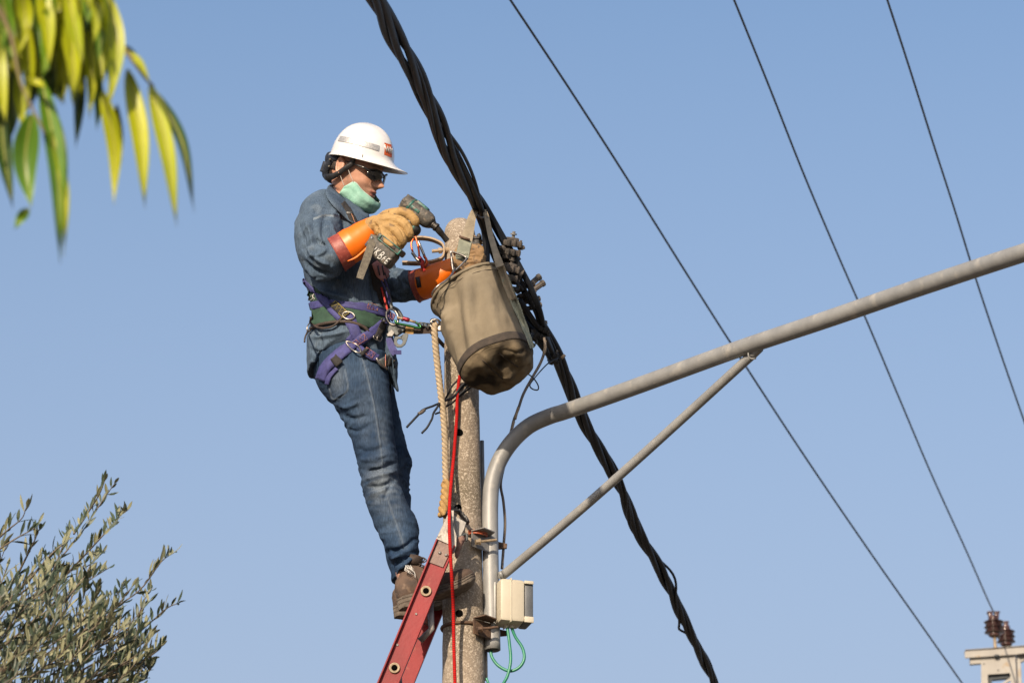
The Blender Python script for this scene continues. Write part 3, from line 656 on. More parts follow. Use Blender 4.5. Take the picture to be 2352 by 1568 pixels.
# top: riveted plate, aluminium end, pole grip
def quad(cx, w0, w1, l0, l1, yoff, th, A, mi=0):
    return None
for (A_, yy, s) in ((A1, -.215, 1), (A2, .145, -1)):
    mb = MB(); vs_ = []
    for th in (0, .0035):
        for (u_, l_) in ((-.030, -.088), (.024, -.088), (.028, -.004), (-.030, .0)): vs_.append(A_+SD*u_+TT*l_+Vector((0, (-.0015-th)*s, 0)))
    mb.add(vs_, [(0, 1, 2, 3), (7, 6, 5, 4), (0, 4, 5, 1), (1, 5, 6, 2), (2, 6, 7, 3), (3, 7, 4, 0)]); pl = put(mb, 'rivet_plate', M['brplate'], ld, smooth=False, bevel=.0008)
    for u_ in (-.006, .018):
        mb = MB(); mb.lathe([(.0062, 0), (.0055, .003), (.003, .005)], A_+SD*u_+TT*(-.042)+Vector((0, -.005*s, 0)), (0, -s, 0), 14); put(mb, 'rivet', M['zinc'], pl)
    mb = MB(); vs_ = []; outl = [(-.037, .0), (-.036, .012), (-.031, .118), (-.016, .122), (.002, .068), (.028, .036), (.040, .0), (.040, -.025), (.028, -.03), (.024, -.004)]
    for th in (-.004, .010):
        for (u_, l_) in outl: vs_.append(A_+SD*u_+TT*l_+Vector((0, (-th)*s, 0)))
    n = len(outl); mb.add(vs_, [tuple(range(n)), tuple(range(2*n-1, n-1, -1))]+[(i, n+i, n+(i+1) % n, (i+1) % n) for i in range(n)])
    put(mb, 'end_bracket', M['alu'], ld, smooth=False, bevel=.0015)
gx = thing  # (alias unused)
mb = MB()
vg = [(1030, 1180, -.20), (1036, 1171, -.17), (1052, 1174, -.12), (1070, 1192, -.115), (1074, 1200, -.12)]
mb.tube(PP(vg, 5), .0075, 8, flat=1.6); gp = put(mb, 'pole_grip', M['black'], ld)
for k in range(9):
    q = PP(vg, 5)[k*2+1]; mb = MB(); mb.box(q+Vector((0, -.006, .006)), (.006, .010, .012), None, chamfer=.001); put(mb, 'grip_tooth', M['black'], gp)
mb = MB(); mb.tube(PP([(1030, 1184, -.21), (1040, 1212, -.20), (1048, 1240, -.185)], 4), .0062, 10); mb.tube(PP([(1041, 1180, -.19), (1036, 1195, -.20)], 3), .0045, 8); put(mb, 'grip_rod', M['dsteel'], ld)
mb = MB(); mb.plate([(1040, 1183), (1071, 1200), (1066, 1216), (1056, 1236), (1047, 1238), (1046, 1210)], -.165, .010); put(mb, 'grip_plate', M['zinc'], ld, smooth=False, bevel=.001)
mb = MB(); mb.tube(PP([(1037, 1248, -.20), (1037, 1240, -.20), (1050, 1236, -.19), (1064, 1228, -.17), (1070, 1226, -.165), (1073, 1234, -.165), (1070, 1242, -.165)], 4), .0042, 8); put(mb, 'grip_bail', M['dsteel'], ld)
mb = MB(); mb.loft([(1040, 1243, 1070, 1231, -.175, 12), (1041, 1252, 1068, 1240, -.175, 12), (1043, 1262, 1062, 1252, -.175, 9), (1045, 1274, 1056, 1268, -.175, 4), (1047, 1284, 1050, 1282, -.175, 1)], 16, 4); me = mb.mesh('rag'); wrinkle(me, .004, 60); put(me, 'rag_pad', M['tyre'], ld)
mb = MB(); mb.tube([A1-SD*.005+TT*.07, A1+SD*.01+TT*.06+Vector((0, .09, 0)), Vector((pole_x(A1.z+.1)-.078, 0, A1.z+.06)), A2+SD*.01+TT*.06-Vector((0, .06, 0)), A2+TT*.07], .010, 10); put(mb, 'grip_bar', M['alu'], ld)

# ------------------------------------------------------------------ power lines and the far pole
def line(pl, label, r=.0065):
    mb = MB(); mb.tube(PP(pl, 12), r, 8); solo(mb, 'power_line', M['wire'], label, 'power line', 'thin power lines crossing the sky')
def curve_line(pts, y0, y1, ext=0.5):  # through picture points, depth linear
    n = len(pts); out = [(p[0], p[1], y0+(y1-y0)*i/(n-1)) for i, p in enumerate(pts)]
    a, b = out[0], out[1]; c, d = out[-2], out[-1]
    return [tuple(a[i]-(b[i]-a[i])*ext for i in range(3))]+out+[tuple(d[i]+(d[i]-c[i])*ext for i in range(3))]
line(curve_line([(1172, 0), (1305, 200), (1434, 400), (1558, 598), (1680, 790), (1840, 1035), (1990, 1255), (2120, 1440), (2210, 1568)], 4, 14), 'thin power line running behind the brace joint of the lamp arm, left of the others')
q = [(1686, 0), (1765, 195), (1842, 390), (1920, 575), (1990, 735), (2070, 925), (2140, 1090), (2222, 1270), (2268, 1375), (2284, 1408)]
o_ = curve_line(q, 5, 16)[:-1]; line(o_, 'thin power line ending at the brown insulator on the far steel pole')
line(curve_line([(2038, 0), (2090, 160), (2142, 325), (2192, 480), (2243, 645), (2298, 810), (2352, 966)], 5, 12), 'thin power line nearest the right edge of the picture')
YP = 16.0
fp = thing('distribution_pole', P(2293, 1568, YP), 'distant cream painted steel pole top with crossarm and window cutouts at the lower right corner', 'pole')
def q6(x, y): return (2168.3+.13306*x, 1359.8+.13306*y)
def plate6(pts, y, th, mat_, name, parent=fp): mb = MB(); mb.plate([q6(*p) for p in pts], y, th); return put(mb, name, M[mat_], parent, smooth=False, bevel=.003)
plate6([(355, 1018), (860, 985), (1390, 945), (1700, 922), (1700, 1030), (1381, 1055), (1240, 1075), (640, 1118), (362, 1135)], YP-.17, .02, 'cream_steel', 'crossarm')
plate6([(355, 1012), (1700, 915), (1700, 928), (355, 1024)], YP-.12, .10, 'cream_steel', 'crossarm_flange')
plate6([(440, 1130), (640, 1118), (640, 1235), (448, 1250)], YP-.13, .04, 'cream_steel', 'arm_bracket')
plate6([(1245, 1075), (1500, 1050), (1500, 1120), (1300, 1225)], YP-.10, .04, 'cream_steel', 'arm_bracket')
# box column: front sheet with a cutout, side sheet, and an inner gusset
fr = [(640, 1118), (1232, 1075), (1262, 1700), (1150, 1700), (1150, 1470), (1140, 1392), (755, 1420), (770, 1700), (640, 1700)]
plate6(fr, YP-.145, .008, 'cream_steel', 'front_sheet')
plate6([(1232, 1075), (1262, 1700), (1325, 1700), (1300, 1225)], YP-.05, .17, 'cream_steel', 'side_sheet')
plate6([(755, 1420), (1140, 1392), (1145, 1462), (1080, 1495), (820, 1520), (815, 1700), (765, 1700)], YP-.09, .05, 'dark_steel', 'inner_frame')
plate6([(1148, 1462), (1160, 1520), (1030, 1590), (900, 1680), (850, 1700), (850, 1660), (1000, 1565)], YP-.12, .02, 'cream_steel', 'lattice_bar')
b_ = P(*q6(950, 1720), YP); mb = MB(); mb.box((b_.x, YP, b_.z/2), (.30, .25, b_.z-.0)); put(mb, 'lower_column', M['cream_steel'], fp, smooth=False)
for (x, y) in ((690, 1228), (935, 1340), (1020, 1448)):
    mb = MB(); mb.lathe([(.006, 0), (.006, .003)], P(*q6(x, y), YP-.152), (0, -1, 0), 10); put(mb, 'bolt_hole', M['dark_steel'], fp)
for (cx, y0, y1, sc, yy, lab) in ((872, 350, 770, 1.0, YP-.14, 'front brown ribbed insulator carrying the wire on the far steel pole'), (1078, 520, 930, .95, YP+.35, 'rear brown ribbed insulator half hidden behind the front one')):
    a = P(*q6(cx, y1), yy); b = P(*q6(cx, y0), yy); H = (b-a).length; ax = Vector((0, 0, 1)); H = b.z-a.z
    it = thing('insulator', a, lab, 'insulator', 'brown insulators on the far pole')
    prof = [(.03, 0), (.048, .01), (.05, .025)]
    for k in range(5):
        h = .035+k*(H-.10)/5; Rr = (.070 if k % 2 else .082)*sc; prof += [(.034*sc, h), (Rr*.95, h+.002), (Rr, h+.006), (Rr*.9, h+.011), (.034*sc, h+.020)]
    h = H-.06; prof += [(.042*sc, h), (.04*sc, h+.03)]; 
    mb = MB(); mb.lathe(prof, a, ax, 30); put(mb, 'shed_body', M['porcelain'], it)
    mb = MB()
    for sx in ((-1, 1) if sc == 1.0 else (1,)):
        mb.box(a+Vector((.026*sx*(1 if sc == 1 else .2), 0, H-.03)), (.034, .06, .05), None, chamfer=.006); mb.box(a+Vector((.03*sx*(1 if sc == 1 else .2), 0, H)), (.045, .06, .014), None, chamfer=.004)
    put(mb, 'top_saddle', M['porcelain'], it)
    mb = MB(); z1 = P(*q6(905, 1110), yy).z; mb.tube([a, (a.x+.004, a.y, z1)], .0135, 12); put(mb, 'pin', M['bolt'], it)
    mb = MB(); mb.lathe([(.02, -.015), (.024, -.005), (.024, .004), (.014, .01)], (a.x+.004, a.y-.03, z1), (0, 0, 1), 8); mb.box((a.x+.006, a.y, a.z-.10), (.055, .04, .012), None, chamfer=.003); put(mb, 'nut', M['dark_steel'], it)

# ------------------------------------------------------------------ tool bag
bt = P(1075, 667, -.285); bb = P(1142, 834, -.35)
bgx = thing('tool_bag', bb, 'olive brown canvas tool bag hanging from the cable bundle in front of the pole', 'bag')
AX_ = (bb-bt); H = AX_.length; ax = AX_.normalized()
bu = (RT-ax*RT.dot(ax)).normalized(); bw = ax.cross(bu).normalized()
if bw.y > 0: bw = -bw              # bw towards the camera
def bagp(t, a, ext=0):             # t 0 rim .. 1 base
    r = .139+.002*math.sin(t*3)-.006*t
    if t < .5: r += .006*(0.5-t)*math.cos(a+2.6)
    r *= 1+.035*math.sin(2*a+.6+t)*(1-t)+.018*math.sin(3*a+t*5)
    # left rim corner pushed in below the lip
    c_ = math.cos(a-math.pi); 
    r -= .022*max(0, c_)**4*math.exp(-((t-.16)/.10)**2)
    ext += -(.020*math.cos(a))*(1-t)
    return bt+ax*(H*t+ext)+(bu*math.cos(a)+bw*math.sin(a))*r
n = 72; mb = MB(); vs_ = []; fs = []; NT = 46
for i in range(NT+1):
    for k in range(n): vs_.append(bagp(i/NT, 2*math.pi*k/n))
for i in range(NT):
    for k in range(n): fs.append((i*n+k, i*n+(k+1) % n, (i+1)*n+(k+1) % n, (i+1)*n+k))
mb.add(vs_, fs); me = mb.mesh('canvas_side')
wrinkle(me, .006, 7, stretch=(1.3, 1.3, .5), seed=3, ridged=False); wrinkle(me, .0045, 20, stretch=(1.2, 1.2, .45), seed=9); wrinkle(me, .0012, 70, seed=5)
folds(me, [([(1040, 640), (1046, 700), (1056, 790), (1070, 850)], 13, -13), ([(1100, 640), (1098, 720), (1110, 800)], 12, -8), ([(1072, 640), (1074, 700), (1082, 800)], 11, 8), ([(1018, 700), (1030, 760), (1045, 820)], 8, 7), ([(1125, 650), (1130, 720), (1145, 770)], 11, 7), ([(1150, 640), (1165, 700), (1180, 760)], 8, -4), ([(1008, 690), (1030, 700), (1045, 680)], 7, -7),
           ([(1010, 712), (1040, 740)], 8, 6), ([(1015, 665), (1060, 632), (1110, 615), (1150, 610)], 4, -3)])
sd = put(me, 'canvas_side', M['canvas'], bgx); so = sd.modifiers.new('s', 'SOLIDIFY'); so.thickness = .003; so.offset = -1
mb = MB(); pts = [bagp(0, 2*math.pi*k/60)-ax*.001 for k in range(60)]; mb.tube(pts, .0062, 10, closed=True); put(mb, 'rim', M['canvas'], bgx)
mb = MB(); mb.tube([bagp(.075, 2*math.pi*k/72)+(bu*math.cos(2*math.pi*k/72)+bw*math.sin(2*math.pi*k/72))*.0004 for k in range(72)], .0011, 6, closed=True); put(mb, 'rim_stitch', M['band'], bgx)
# base: dark reinforcing band then a sagging bottom
def ringr(t, a): return bagp(t, a)+(bagp(t, a)-(bt+ax*H*t)).normalized()*.0022
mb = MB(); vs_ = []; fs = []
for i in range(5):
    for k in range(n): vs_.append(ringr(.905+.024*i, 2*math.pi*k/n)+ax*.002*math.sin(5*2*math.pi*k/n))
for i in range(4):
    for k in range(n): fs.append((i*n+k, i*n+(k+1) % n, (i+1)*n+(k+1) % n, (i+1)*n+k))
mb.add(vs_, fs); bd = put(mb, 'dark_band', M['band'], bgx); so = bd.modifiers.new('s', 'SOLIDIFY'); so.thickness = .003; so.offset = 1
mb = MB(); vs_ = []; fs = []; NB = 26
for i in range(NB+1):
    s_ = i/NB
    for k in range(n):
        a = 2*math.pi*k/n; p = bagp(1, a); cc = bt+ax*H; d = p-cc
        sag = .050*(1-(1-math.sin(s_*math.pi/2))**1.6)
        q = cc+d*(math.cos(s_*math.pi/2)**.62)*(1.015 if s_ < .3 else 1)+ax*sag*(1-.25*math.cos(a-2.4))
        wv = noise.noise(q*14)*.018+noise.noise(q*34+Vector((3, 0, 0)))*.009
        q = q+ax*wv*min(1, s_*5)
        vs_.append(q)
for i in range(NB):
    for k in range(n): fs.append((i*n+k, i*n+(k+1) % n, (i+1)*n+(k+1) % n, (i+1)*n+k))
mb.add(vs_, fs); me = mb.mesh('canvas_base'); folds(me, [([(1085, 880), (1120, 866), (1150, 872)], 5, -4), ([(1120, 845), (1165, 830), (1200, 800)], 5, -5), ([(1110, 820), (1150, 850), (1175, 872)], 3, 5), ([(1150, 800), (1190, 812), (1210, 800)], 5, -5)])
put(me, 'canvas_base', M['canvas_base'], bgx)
BVH_B = None
def bvh(me_, off):
    vv = [v.co+off for v in me_.vertices]; return BVHTree.FromPolygons(vv, [list(p.vertices) for p in me_.polygons])
bagtree = [bvh(sd.data, org(bgx)), bvh(bd.data, org(bgx)), bvh(me, org(bgx))]
def cast(px, py, trees, default_y=-.2):
    d = (P(px, py, 0)-CAM).normalized(); best = None
    for t in trees:
        h = t.ray_cast(CAM, d)
        if h[0] is not None and (best is None or h[3] < best[2]):
            nn = h[1] if h[1].dot(d) < 0 else -h[1]; best = (h[0], nn, h[3])
    if best is None: return P(px, py, default_y), -FWD
    return best[0], best[1]
def ribbon(center, width, trees, lift=.003, th=.0022, dy=-.2, n=5, wpts=4):
    """flat strap laid on the real surfaces under it: center in picture units, width in picture units"""
    cc = cr(center, n); N = len(cc); rows = []
    for i in range(N):
        a = cc[max(i-1, 0)]; b = cc[min(i+1, N-1)]; dx, dy_ = b[0]-a[0], b[1]-a[1]; L = math.hypot(dx, dy_) or 1
        nx, ny = -dy_/L, dx/L; w = width[min(len(width)-1, int(i/(N)*len(width)))] if hasattr(width, '__len__') else width
        row = []
        for k in range(wpts+1):
            f = (k/wpts-.5)*w; p, nn = cast(cc[i][0]+nx*f, cc[i][1]+ny*f, trees, cc[i][2] if len(cc[i]) > 2 else dy); row.append([p, nn])
        rows.append(row)
    # smooth depth jumps
    for _ in range(3):
        new = [[r_[0].copy() for r_ in row] for row in rows]
        for i in range(N):
            for k in range(wpts+1):
                s_ = Vector(); c_ = 0
                for (ii, kk) in ((i-1, k), (i+1, k), (i, k-1), (i, k+1), (i, k)):
                    if 0 <= ii < N and 0 <= kk <= wpts: s_ += rows[ii][kk][0]; c_ += 1
                av = s_/c_; p0 = rows[i][k][0]; dd = (p0-CAM); D = dd.length; new[i][k] = CAM+dd/D*((av-CAM).length*.6+D*.4)
        for i in range(N):
            for k in range(wpts+1): rows[i][k][0] = new[i][k]
    vs_ = []; m_ = wpts+1
    for s_ in (0, 1):
        for row in rows:
            for p, nn in row:
                nv = (nn*.6-FWD*.4).normalized(); vs_.append(p+nv*(lift+th*s_))
    o = N*m_; fs = []
    for i in range(N-1):
        for k in range(wpts):
            a = i*m_+k; fs.append((a, a+1, a+m_+1, a+m_)); fs.append((o+a, o+a+m_, o+a+m_+1, o+a+1))
        for k, fl in ((0, 0), (wpts, 1)):
            a = i*m_+k; fs.append((a, a+m_, o+a+m_, o+a))
    for i in (0, N-1):
        for k in range(wpts): a = i*m_+k; fs.append((a, a+1, o+a+1, o+a))
    mb = MB(); mb.add(vs_, fs); return mb
# bottom seams
for sm in ([(1108, 826), (1128, 846), (1155, 870)], [(1142, 808), (1172, 830), (1190, 842)]):
    put(ribbon(sm, 3, bagtree, .001, .0015, -.4, 6, 1), 'base_seam', M['band'], bgx)
# straps: left one goes up over the cable through the buckle, right one comes down the side
pts = [(1112, 483, -.30), (1118, 500, -.33), (1128, 545, -.36), (1140, 585, -.41), (1149, 612, -.42)]
def flat_strap(pl, w, mat_, name, parent, th=.003, n=6, normal=None):
    cc = PP(pl, n); N = len(cc); nv = normal or -FWD; vs_ = []
    if not hasattr(w, '__len__'): w = [w]*2
    for i in range(N):
        T = (cc[min(i+1, N-1)]-cc[max(i-1, 0)]).normalized(); sd_ = T.cross(nv).normalized(); n2 = sd_.cross(T).normalized()
        t = i/(N-1)*(len(w)-1); a = min(int(t), len(w)-2); ww = (w[a]+(w[a+1]-w[a])*(t-a))/625/2
        for (u_, v_) in ((-ww, -th/2), (ww, -th/2), (ww, th/2), (-ww, th/2)): vs_.append(cc[i]+sd_*u_+n2*v_)
    fs = []
    for i in range(N-1):
        for k in range(4): fs.append((i*4+k, i*4+(k+1) % 4, (i+1)*4+(k+1) % 4, (i+1)*4+k))
    fs += [(3, 2, 1, 0), tuple((N-1)*4+k for k in range(4))]
    mb = MB(); mb.add(vs_, fs); return put(mb, name, M[mat_], parent, sharp=30)
flat_strap(pts, [10, 12, 14, 19], 'bag_strap', 'hanging_strap', bgx)
put(ribbon([(1149, 612), (1163, 652), (1178, 690)], [19, 19, 18], bagtree, .003, .003, -.42, 6), 'side_strap', M['bag_strap'], bgx)
put(ribbon([(1160, 640), (1180, 690), (1200, 740), (1217, 785), (1222, 800)], [20, 20, 17, 14, 13], bagtree, .004, .003, -.40, 6), 'side_strap', M['bag_strap_green'], bgx)
flat_strap([(1114, 482, -.20), (1104, 478, -.24), (1092, 483, -.32), (1084, 500, -.335), (1077, 530, -.335), (1071, 552, -.335)], [14, 14, 16, 22, 27], 'bag_strap', 'hanging_strap', bgx)
flat_strap([(1070, 556, -.332), (1062, 590, -.332), (1060, 583, -.34)], [28, 28, 28], 'bag_strap_green', 'hanging_strap', bgx)
flat_strap([(1069, 552, -.338), (1061, 590, -.338)], [29, 29, 29], 'bag_strap_green', 'strap_fold', bgx)
mb = MB(); mb.tube(PP([(1055, 543, -.345), (1079, 551, -.345)], 1), .0045, 8); put(mb, 'slide_bar', M['rust'], bgx)
mb = MB(); mb.tube(PP([(1082, 536, -.32), (1088, 542, -.315), (1087, 550, -.31), (1080, 556, -.31), (1082, 546, -.31)], 4), .0018, 6); put(mb, 'frayed_wire', M['rust'], bgx)
mb = MB(); tri = [(1036, 582, -.345), (1040, 617, -.355), (1044, 621, -.357), (1050, 617, -.355), (1070, 596, -.345), (1066, 588, -.342), (1038, 578, -.345)]
mb.tube(PP(tri+[tri[0]], 4), .0036, 8); put(mb, 'triangle_ring', M['steel'], bgx)
mb = MB(); hk = [(1044, 615, -.362), (1040, 626, -.39), (1031, 638, -.415), (1020, 647, -.425), (1008, 655, -.43), (999, 664, -.425), (994, 672, -.41), (993, 678, -.39)]
mb.tube(PP(hk, 5), .0038, 8); put(mb, 'hook', M['steel'], bgx)

# ------------------------------------------------------------------ anchor bracket, carabiners
ab = thing('anchor_bracket', P(1016, 575, -.06), 'tan painted steel U bracket bolted to the left of the pole top', 'bracket')
def flatbar(pl, w, th, n, sm=5):
    cc = PP(pl, sm); mb = MB(); N = len(cc); vs_ = []
    for i in range(N):
        T = (cc[min(i+1, N-1)]-cc[max(i-1, 0)]).normalized(); nn_ = T.cross(Vector((0, 1, 0))).normalized(); dd = Vector((0, 1, 0))
        dd = (dd-T*dd.dot(T)).normalized()
        for (u_, v_) in ((-1, -1), (1, -1), (1, 1), (-1, 1)): vs_.append(cc[i]+nn_*u_*th/2+dd*v_*w/2)
    fs = [(i*4+k, i*4+(k+1) % 4, (i+1)*4+(k+1) % 4, (i+1)*4+k) for i in range(N-1) for k in range(4)]+[(3, 2, 1, 0), tuple((N-1)*4+k for k in range(4))]
    mb.add(vs_, fs); return mb
put(flatbar([(926, 548, -.04), (940, 548, -.04), (968, 547, -.04), (990, 550, -.04), (1008, 557, -.04), (1017, 564, -.04), (1020, 575, -.04), (1018, 589, -.04), (1010, 596, -.04), (990, 602, -.04), (960, 605, -.04), (924, 604, -.04)], .030, .0065, 4), 'flat_bar', M['bracket'], ab, sharp=40)
mb = MB(); mb.tube(PP([(992, 577, -.04), (1024, 574, -.04)], 1), .0068, 14); mb.tube(PP([(1007, 576, -.04), (1015, 575, -.04)], 1), .0125, 6); mb.tube(PP([(1019, 575, -.04), (1040, 574, -.03)], 1), .010, 12); put(mb, 'bolt', M['bracket'], ab, sharp=30)
mb = MB(); mb.lathe([(.0085, 0), (.0085, .001)], P(938, 607, -.045), (0, 0, -1), 14); put(mb, 'bar_hole', M['tan_light'], ab)
cq = thing('carabiner', P(955, 575, -.09), 'orange and silver snap carabiners clipped together below the drill', 'carabiner')
for nm, mt, pl, r in (('gate', 'orange_al', [(950, 548, -.09), (945, 558, -.09), (946, 572, -.09), (949, 580, -.09)], .0036), ('body', 'orange_al', [(953, 540, -.10), (958, 556, -.10), (962, 576, -.10), (963, 590, -.10)], .0040),
                      ('silver_body', 'steel', [(960, 553, -.105), (967, 569, -.105), (975, 588, -.105)], .0052), ('silver_gate', 'steel', [(947, 580, -.10), (954, 590, -.10), (961, 598, -.10), (967, 601, -.10)], .0062),
                      ('lower_hook', 'orange_al', [(974, 588, -.11), (979, 596, -.11), (980, 604, -.11), (975, 611, -.11), (969, 609, -.11), (970, 600, -.11)], .0052), ('hinge', 'red_al', [(962, 590, -.105), (967, 596, -.105), (970, 602, -.105)], .0075)):
    mb = MB(); mb.tube(PP(pl, 5), r, 10); put(mb, nm, M[mt], cq)
sl = thing('sling', P(985, 620, -.10), 'red and pink webbing sling hanging from the orange carabiner behind the forearm', 'sling')
mb = MB(); mb.tube(PP([(971, 598, -.115), (970, 612, -.115), (975, 622, -.11), (980, 628, -.11)], 4), .0066, 8); put(mb, 'red_loop', M['red_sling'], sl)
flat_strap([(976, 608, -.10), (984, 625, -.10), (992, 645, -.08)], [18, 26, 28], 'pink_sling', 'webbing_tail', sl)
mb = MB(); mb.lathe([(.0075, 0), (.0065, .003)], P(990, 625, -.106), -FWD, 12); put(mb, 'grommet', M['dsteel'], sl)

# ------------------------------------------------------------------ power tool
dr = thing('impact_driver', P(950, 500, -.33), 'dusty green and grey cordless impact driver held in the raised right glove', 'power tool')
YD = -.325
D0 = P(931, 464, YD); D1 = P(992, 514, YD); dax = (D1-D0).normalized(); dup = dax.cross(-FWD).normalized()
if dup.z < 0: dup = -dup
dsd = dax.cross(dup).normalized()
Md = Matrix((dax, dsd, dup)).transposed(); DL = (D1-D0).length
def DP(x, y_, z): return D0+dax*x+dsd*y_+dup*z
mb = MB(); mb.lathe([(.018, -.010), (.026, -.006), (.0315, .004), (.0325, .02), (.031, .05), (.0325, .066), (.030, DL-.02), (.026, DL-.008), (.019, DL+.002)], D0, dax, 26)
for k in range(6):
    a = .5+k*1.05; mb.box(D0+dax*.004+(dup*math.cos(a)+dsd*math.sin(a))*.026, (.022, .012, .012), Md, chamfer=.003)
me = mb.mesh('housing'); wrinkle(me, .0012, 60, ridged=False); put(me, 'housing', M['drill_grey'], dr)
mb = MB(); mb.lathe([(.0322, .024), (.0338, .026), (.0338, .032), (.0322, .034)], D0, dax, 26); mb.box(DP(.062, 0, .026), (.055, .034, .020), Md, chamfer=.006); mb.box(DP(.056, -.030, .002), (.040, .010, .012), Md, chamfer=.003)
mb.box(DP(.056, .030, .002), (.040, .010, .012), Md, chamfer=.003); put(mb, 'teal_trim', M['teal'], dr, sharp=40)
mb = MB(); mb.lathe([(.0155, 0), (.0155, .006), (.0135, .008), (.0135, .013), (.0155, .015), (.0155, .022), (.0125, .024)], D0+dax*(DL+.002), dax, 20); put(mb, 'chuck', M['bit'], dr, sharp=30)
be = P(1027, 553, YD+.03); bs_ = D0+dax*(DL+.022); bd_ = (be-bs_).normalized()
mb = MB(); mb.lathe([(.0115, 0), (.0125, .01), (.0115, .03), (.0100, .034), (.0100, (be-bs_).length-.02), (.0110, (be-bs_).length)], bs_, bd_, 18); put(mb, 'socket', M['bit'], dr, sharp=30)
# handle and battery foot
H0 = P(960, 500, YD); H1 = P(896, 556, YD)
mb = MB(); hd = [(955, 484, YD), (948, 505, YD), (930, 525, YD), (908, 545, YD), (893, 560, YD)]; mb.tube(PP(hd, 4), [.026, .022, .019, .019, .024], 16); put(mb, 'handle', M['black'], dr)
mb = MB(); mb.tube(PP([(962, 505, YD-.004), (952, 520, YD-.004), (944, 530, YD-.004)], 3), .0105, 10); put(mb, 'trigger', M['teal'], dr)
mb = MB(); mb.ball(P(951, 528, YD+.012), (.026, .026, .024)); put(mb, 'trigger_guard', M['black'], dr)
# battery: long axis parallel with the housing; outline from the photo
BR = (P(935, 596, -.34)-P(880, 552, -.34)).normalized(); BU = BR.cross(-FWD).normalized()
if BU.z < 0: BU = -BU
BS = BR.cross(BU).normalized(); Mb = Matrix((BR, BS, BU)).transposed(); BC = P(879, 582, -.335)
def BP(x, y_, z): return BC+BR*x+BS*y_+BU*z
mb = MB(); mb.box(BC, (.106, .074, .064), Mb, chamfer=.010); me = mb.mesh('battery'); bat = put(me, 'battery', M['drill_grey'], dr, sharp=50)
mb = MB(); mb.box(BP(.006, 0, .042), (.112, .072, .024), Mb, chamfer=.007); put(mb, 'foot', M['drill_grey'], dr, sharp=50)
fs_ = -1 if BS.y > 0 else 1        # side of the battery facing the camera
mb = MB(); 
for z_, w_ in ((.051, .082), (.031, .098)): mb.box(BP(.010, fs_*.037, z_), (w_, .006, .0045), Mb, chamfer=.0015)
mb.box(BP(.057, fs_*.037, .040), (.006, .006, .022), Mb, chamfer=.0015); mb.box(BP(-.036, fs_*.037, .041), (.006, .006, .020), Mb, chamfer=.0015)
put(mb, 'teal_rail', M['teal'], dr, sharp=40)
mb = MB(); mb.box(BP(.010, fs_*.0365, .041), (.052, .004, .010), Mb, chamfer=.001); put(mb, 'release_slot', M['brown'], dr)
mb = MB(); mb.box(BP(-.058, fs_*.012, .004), (.012, .05, .042), Mb, chamfer=.003); put(mb, 'battery_button', M['label'], dr)
# painted handwriting on the battery side: strokes in local units
strokes = [[(-42, 12), (-38, 8)], [(-40, -12), (-34, 10), (-26, -12), (-21, 12)], [(-28, -13), (-24, 4)], [(-16, -12), (-12, 12)], [(-13, 0), (-4, 12)], [(-12, 0), (-4, -12)],
           [(2, -12), (6, 12), (13, 9), (10, 2), (4, 1), (12, -2), (12, -10), (2, -12)], [(19, -12), (21, 2), (25, 7)], [(20, -2), (27, 0)], [(32, -11), (34, 6), (42, 8)], [(33, -2), (40, -2)], [(32, -11), (40, -10)]]
mb = MB()
for st in strokes:
    for o2 in (0, .8):
        mb.tube([BP(x*.00108+.003, fs_*.0377, (z+o2)*.00118-.010) for x, z in cr(st, 3)], .0016, 6)
put(mb, 'paint_marks', M['white_mark'], bat)
flat_strap([(860, 540, -.37), (853, 560, -.375), (842, 595, -.37), (832, 622, -.365), (826, 640, -.365)], [17, 18, 18, 17, 16], 'webgrey', 'wrist_strap', dr)

# ------------------------------------------------------------------ PERSON
hipc = P(915, 1360, 0)
pe = thing('person', (hipc.x, 0, hipc.z-.02), 'worker in denim and white hard hat standing on the red ladder holding a power tool', 'person')
HO = P(812, 396, -.015)            # centre of the head between the ears
pit, yaw, rol = R_(14), R_(26), R_(4)
camz = -FWD
f0 = RT*math.cos(pit)-UP*math.sin(pit); u0 = RT*math.sin(pit)+UP*math.cos(pit)
Xh = (f0*math.cos(yaw)+camz*math.sin(yaw)).normalized(); Yh = (u0.cross(Xh)).normalized()
Zh = u0*math.cos(rol)+Yh*math.sin(rol)*0; Zh = (Zh-camz*0).normalized()
RH = Matrix((Xh, Yh, Zh)).transposed()
RH = RH @ Matrix.Rotation(-rol, 3, 'X')
def HP(x, y, z): return HO+RH @ Vector((x*(1.10 if x > 0 else 1.0), y, z*(1.04 if z < 0 else 1.0)))
def interp(tab, z):
    if z >= tab[0][0]: return tab[0][1:]
    for a, b in zip(tab, tab[1:]):
        if z >= b[0]:
            t = (z-b[0])/(a[0]-b[0]); t = t*t*(3-2*t)*.5+t*.5; return tuple(b[i]+(a[i]-b[i])*t for i in range(1, len(a)))
    return tab[-1][1:]
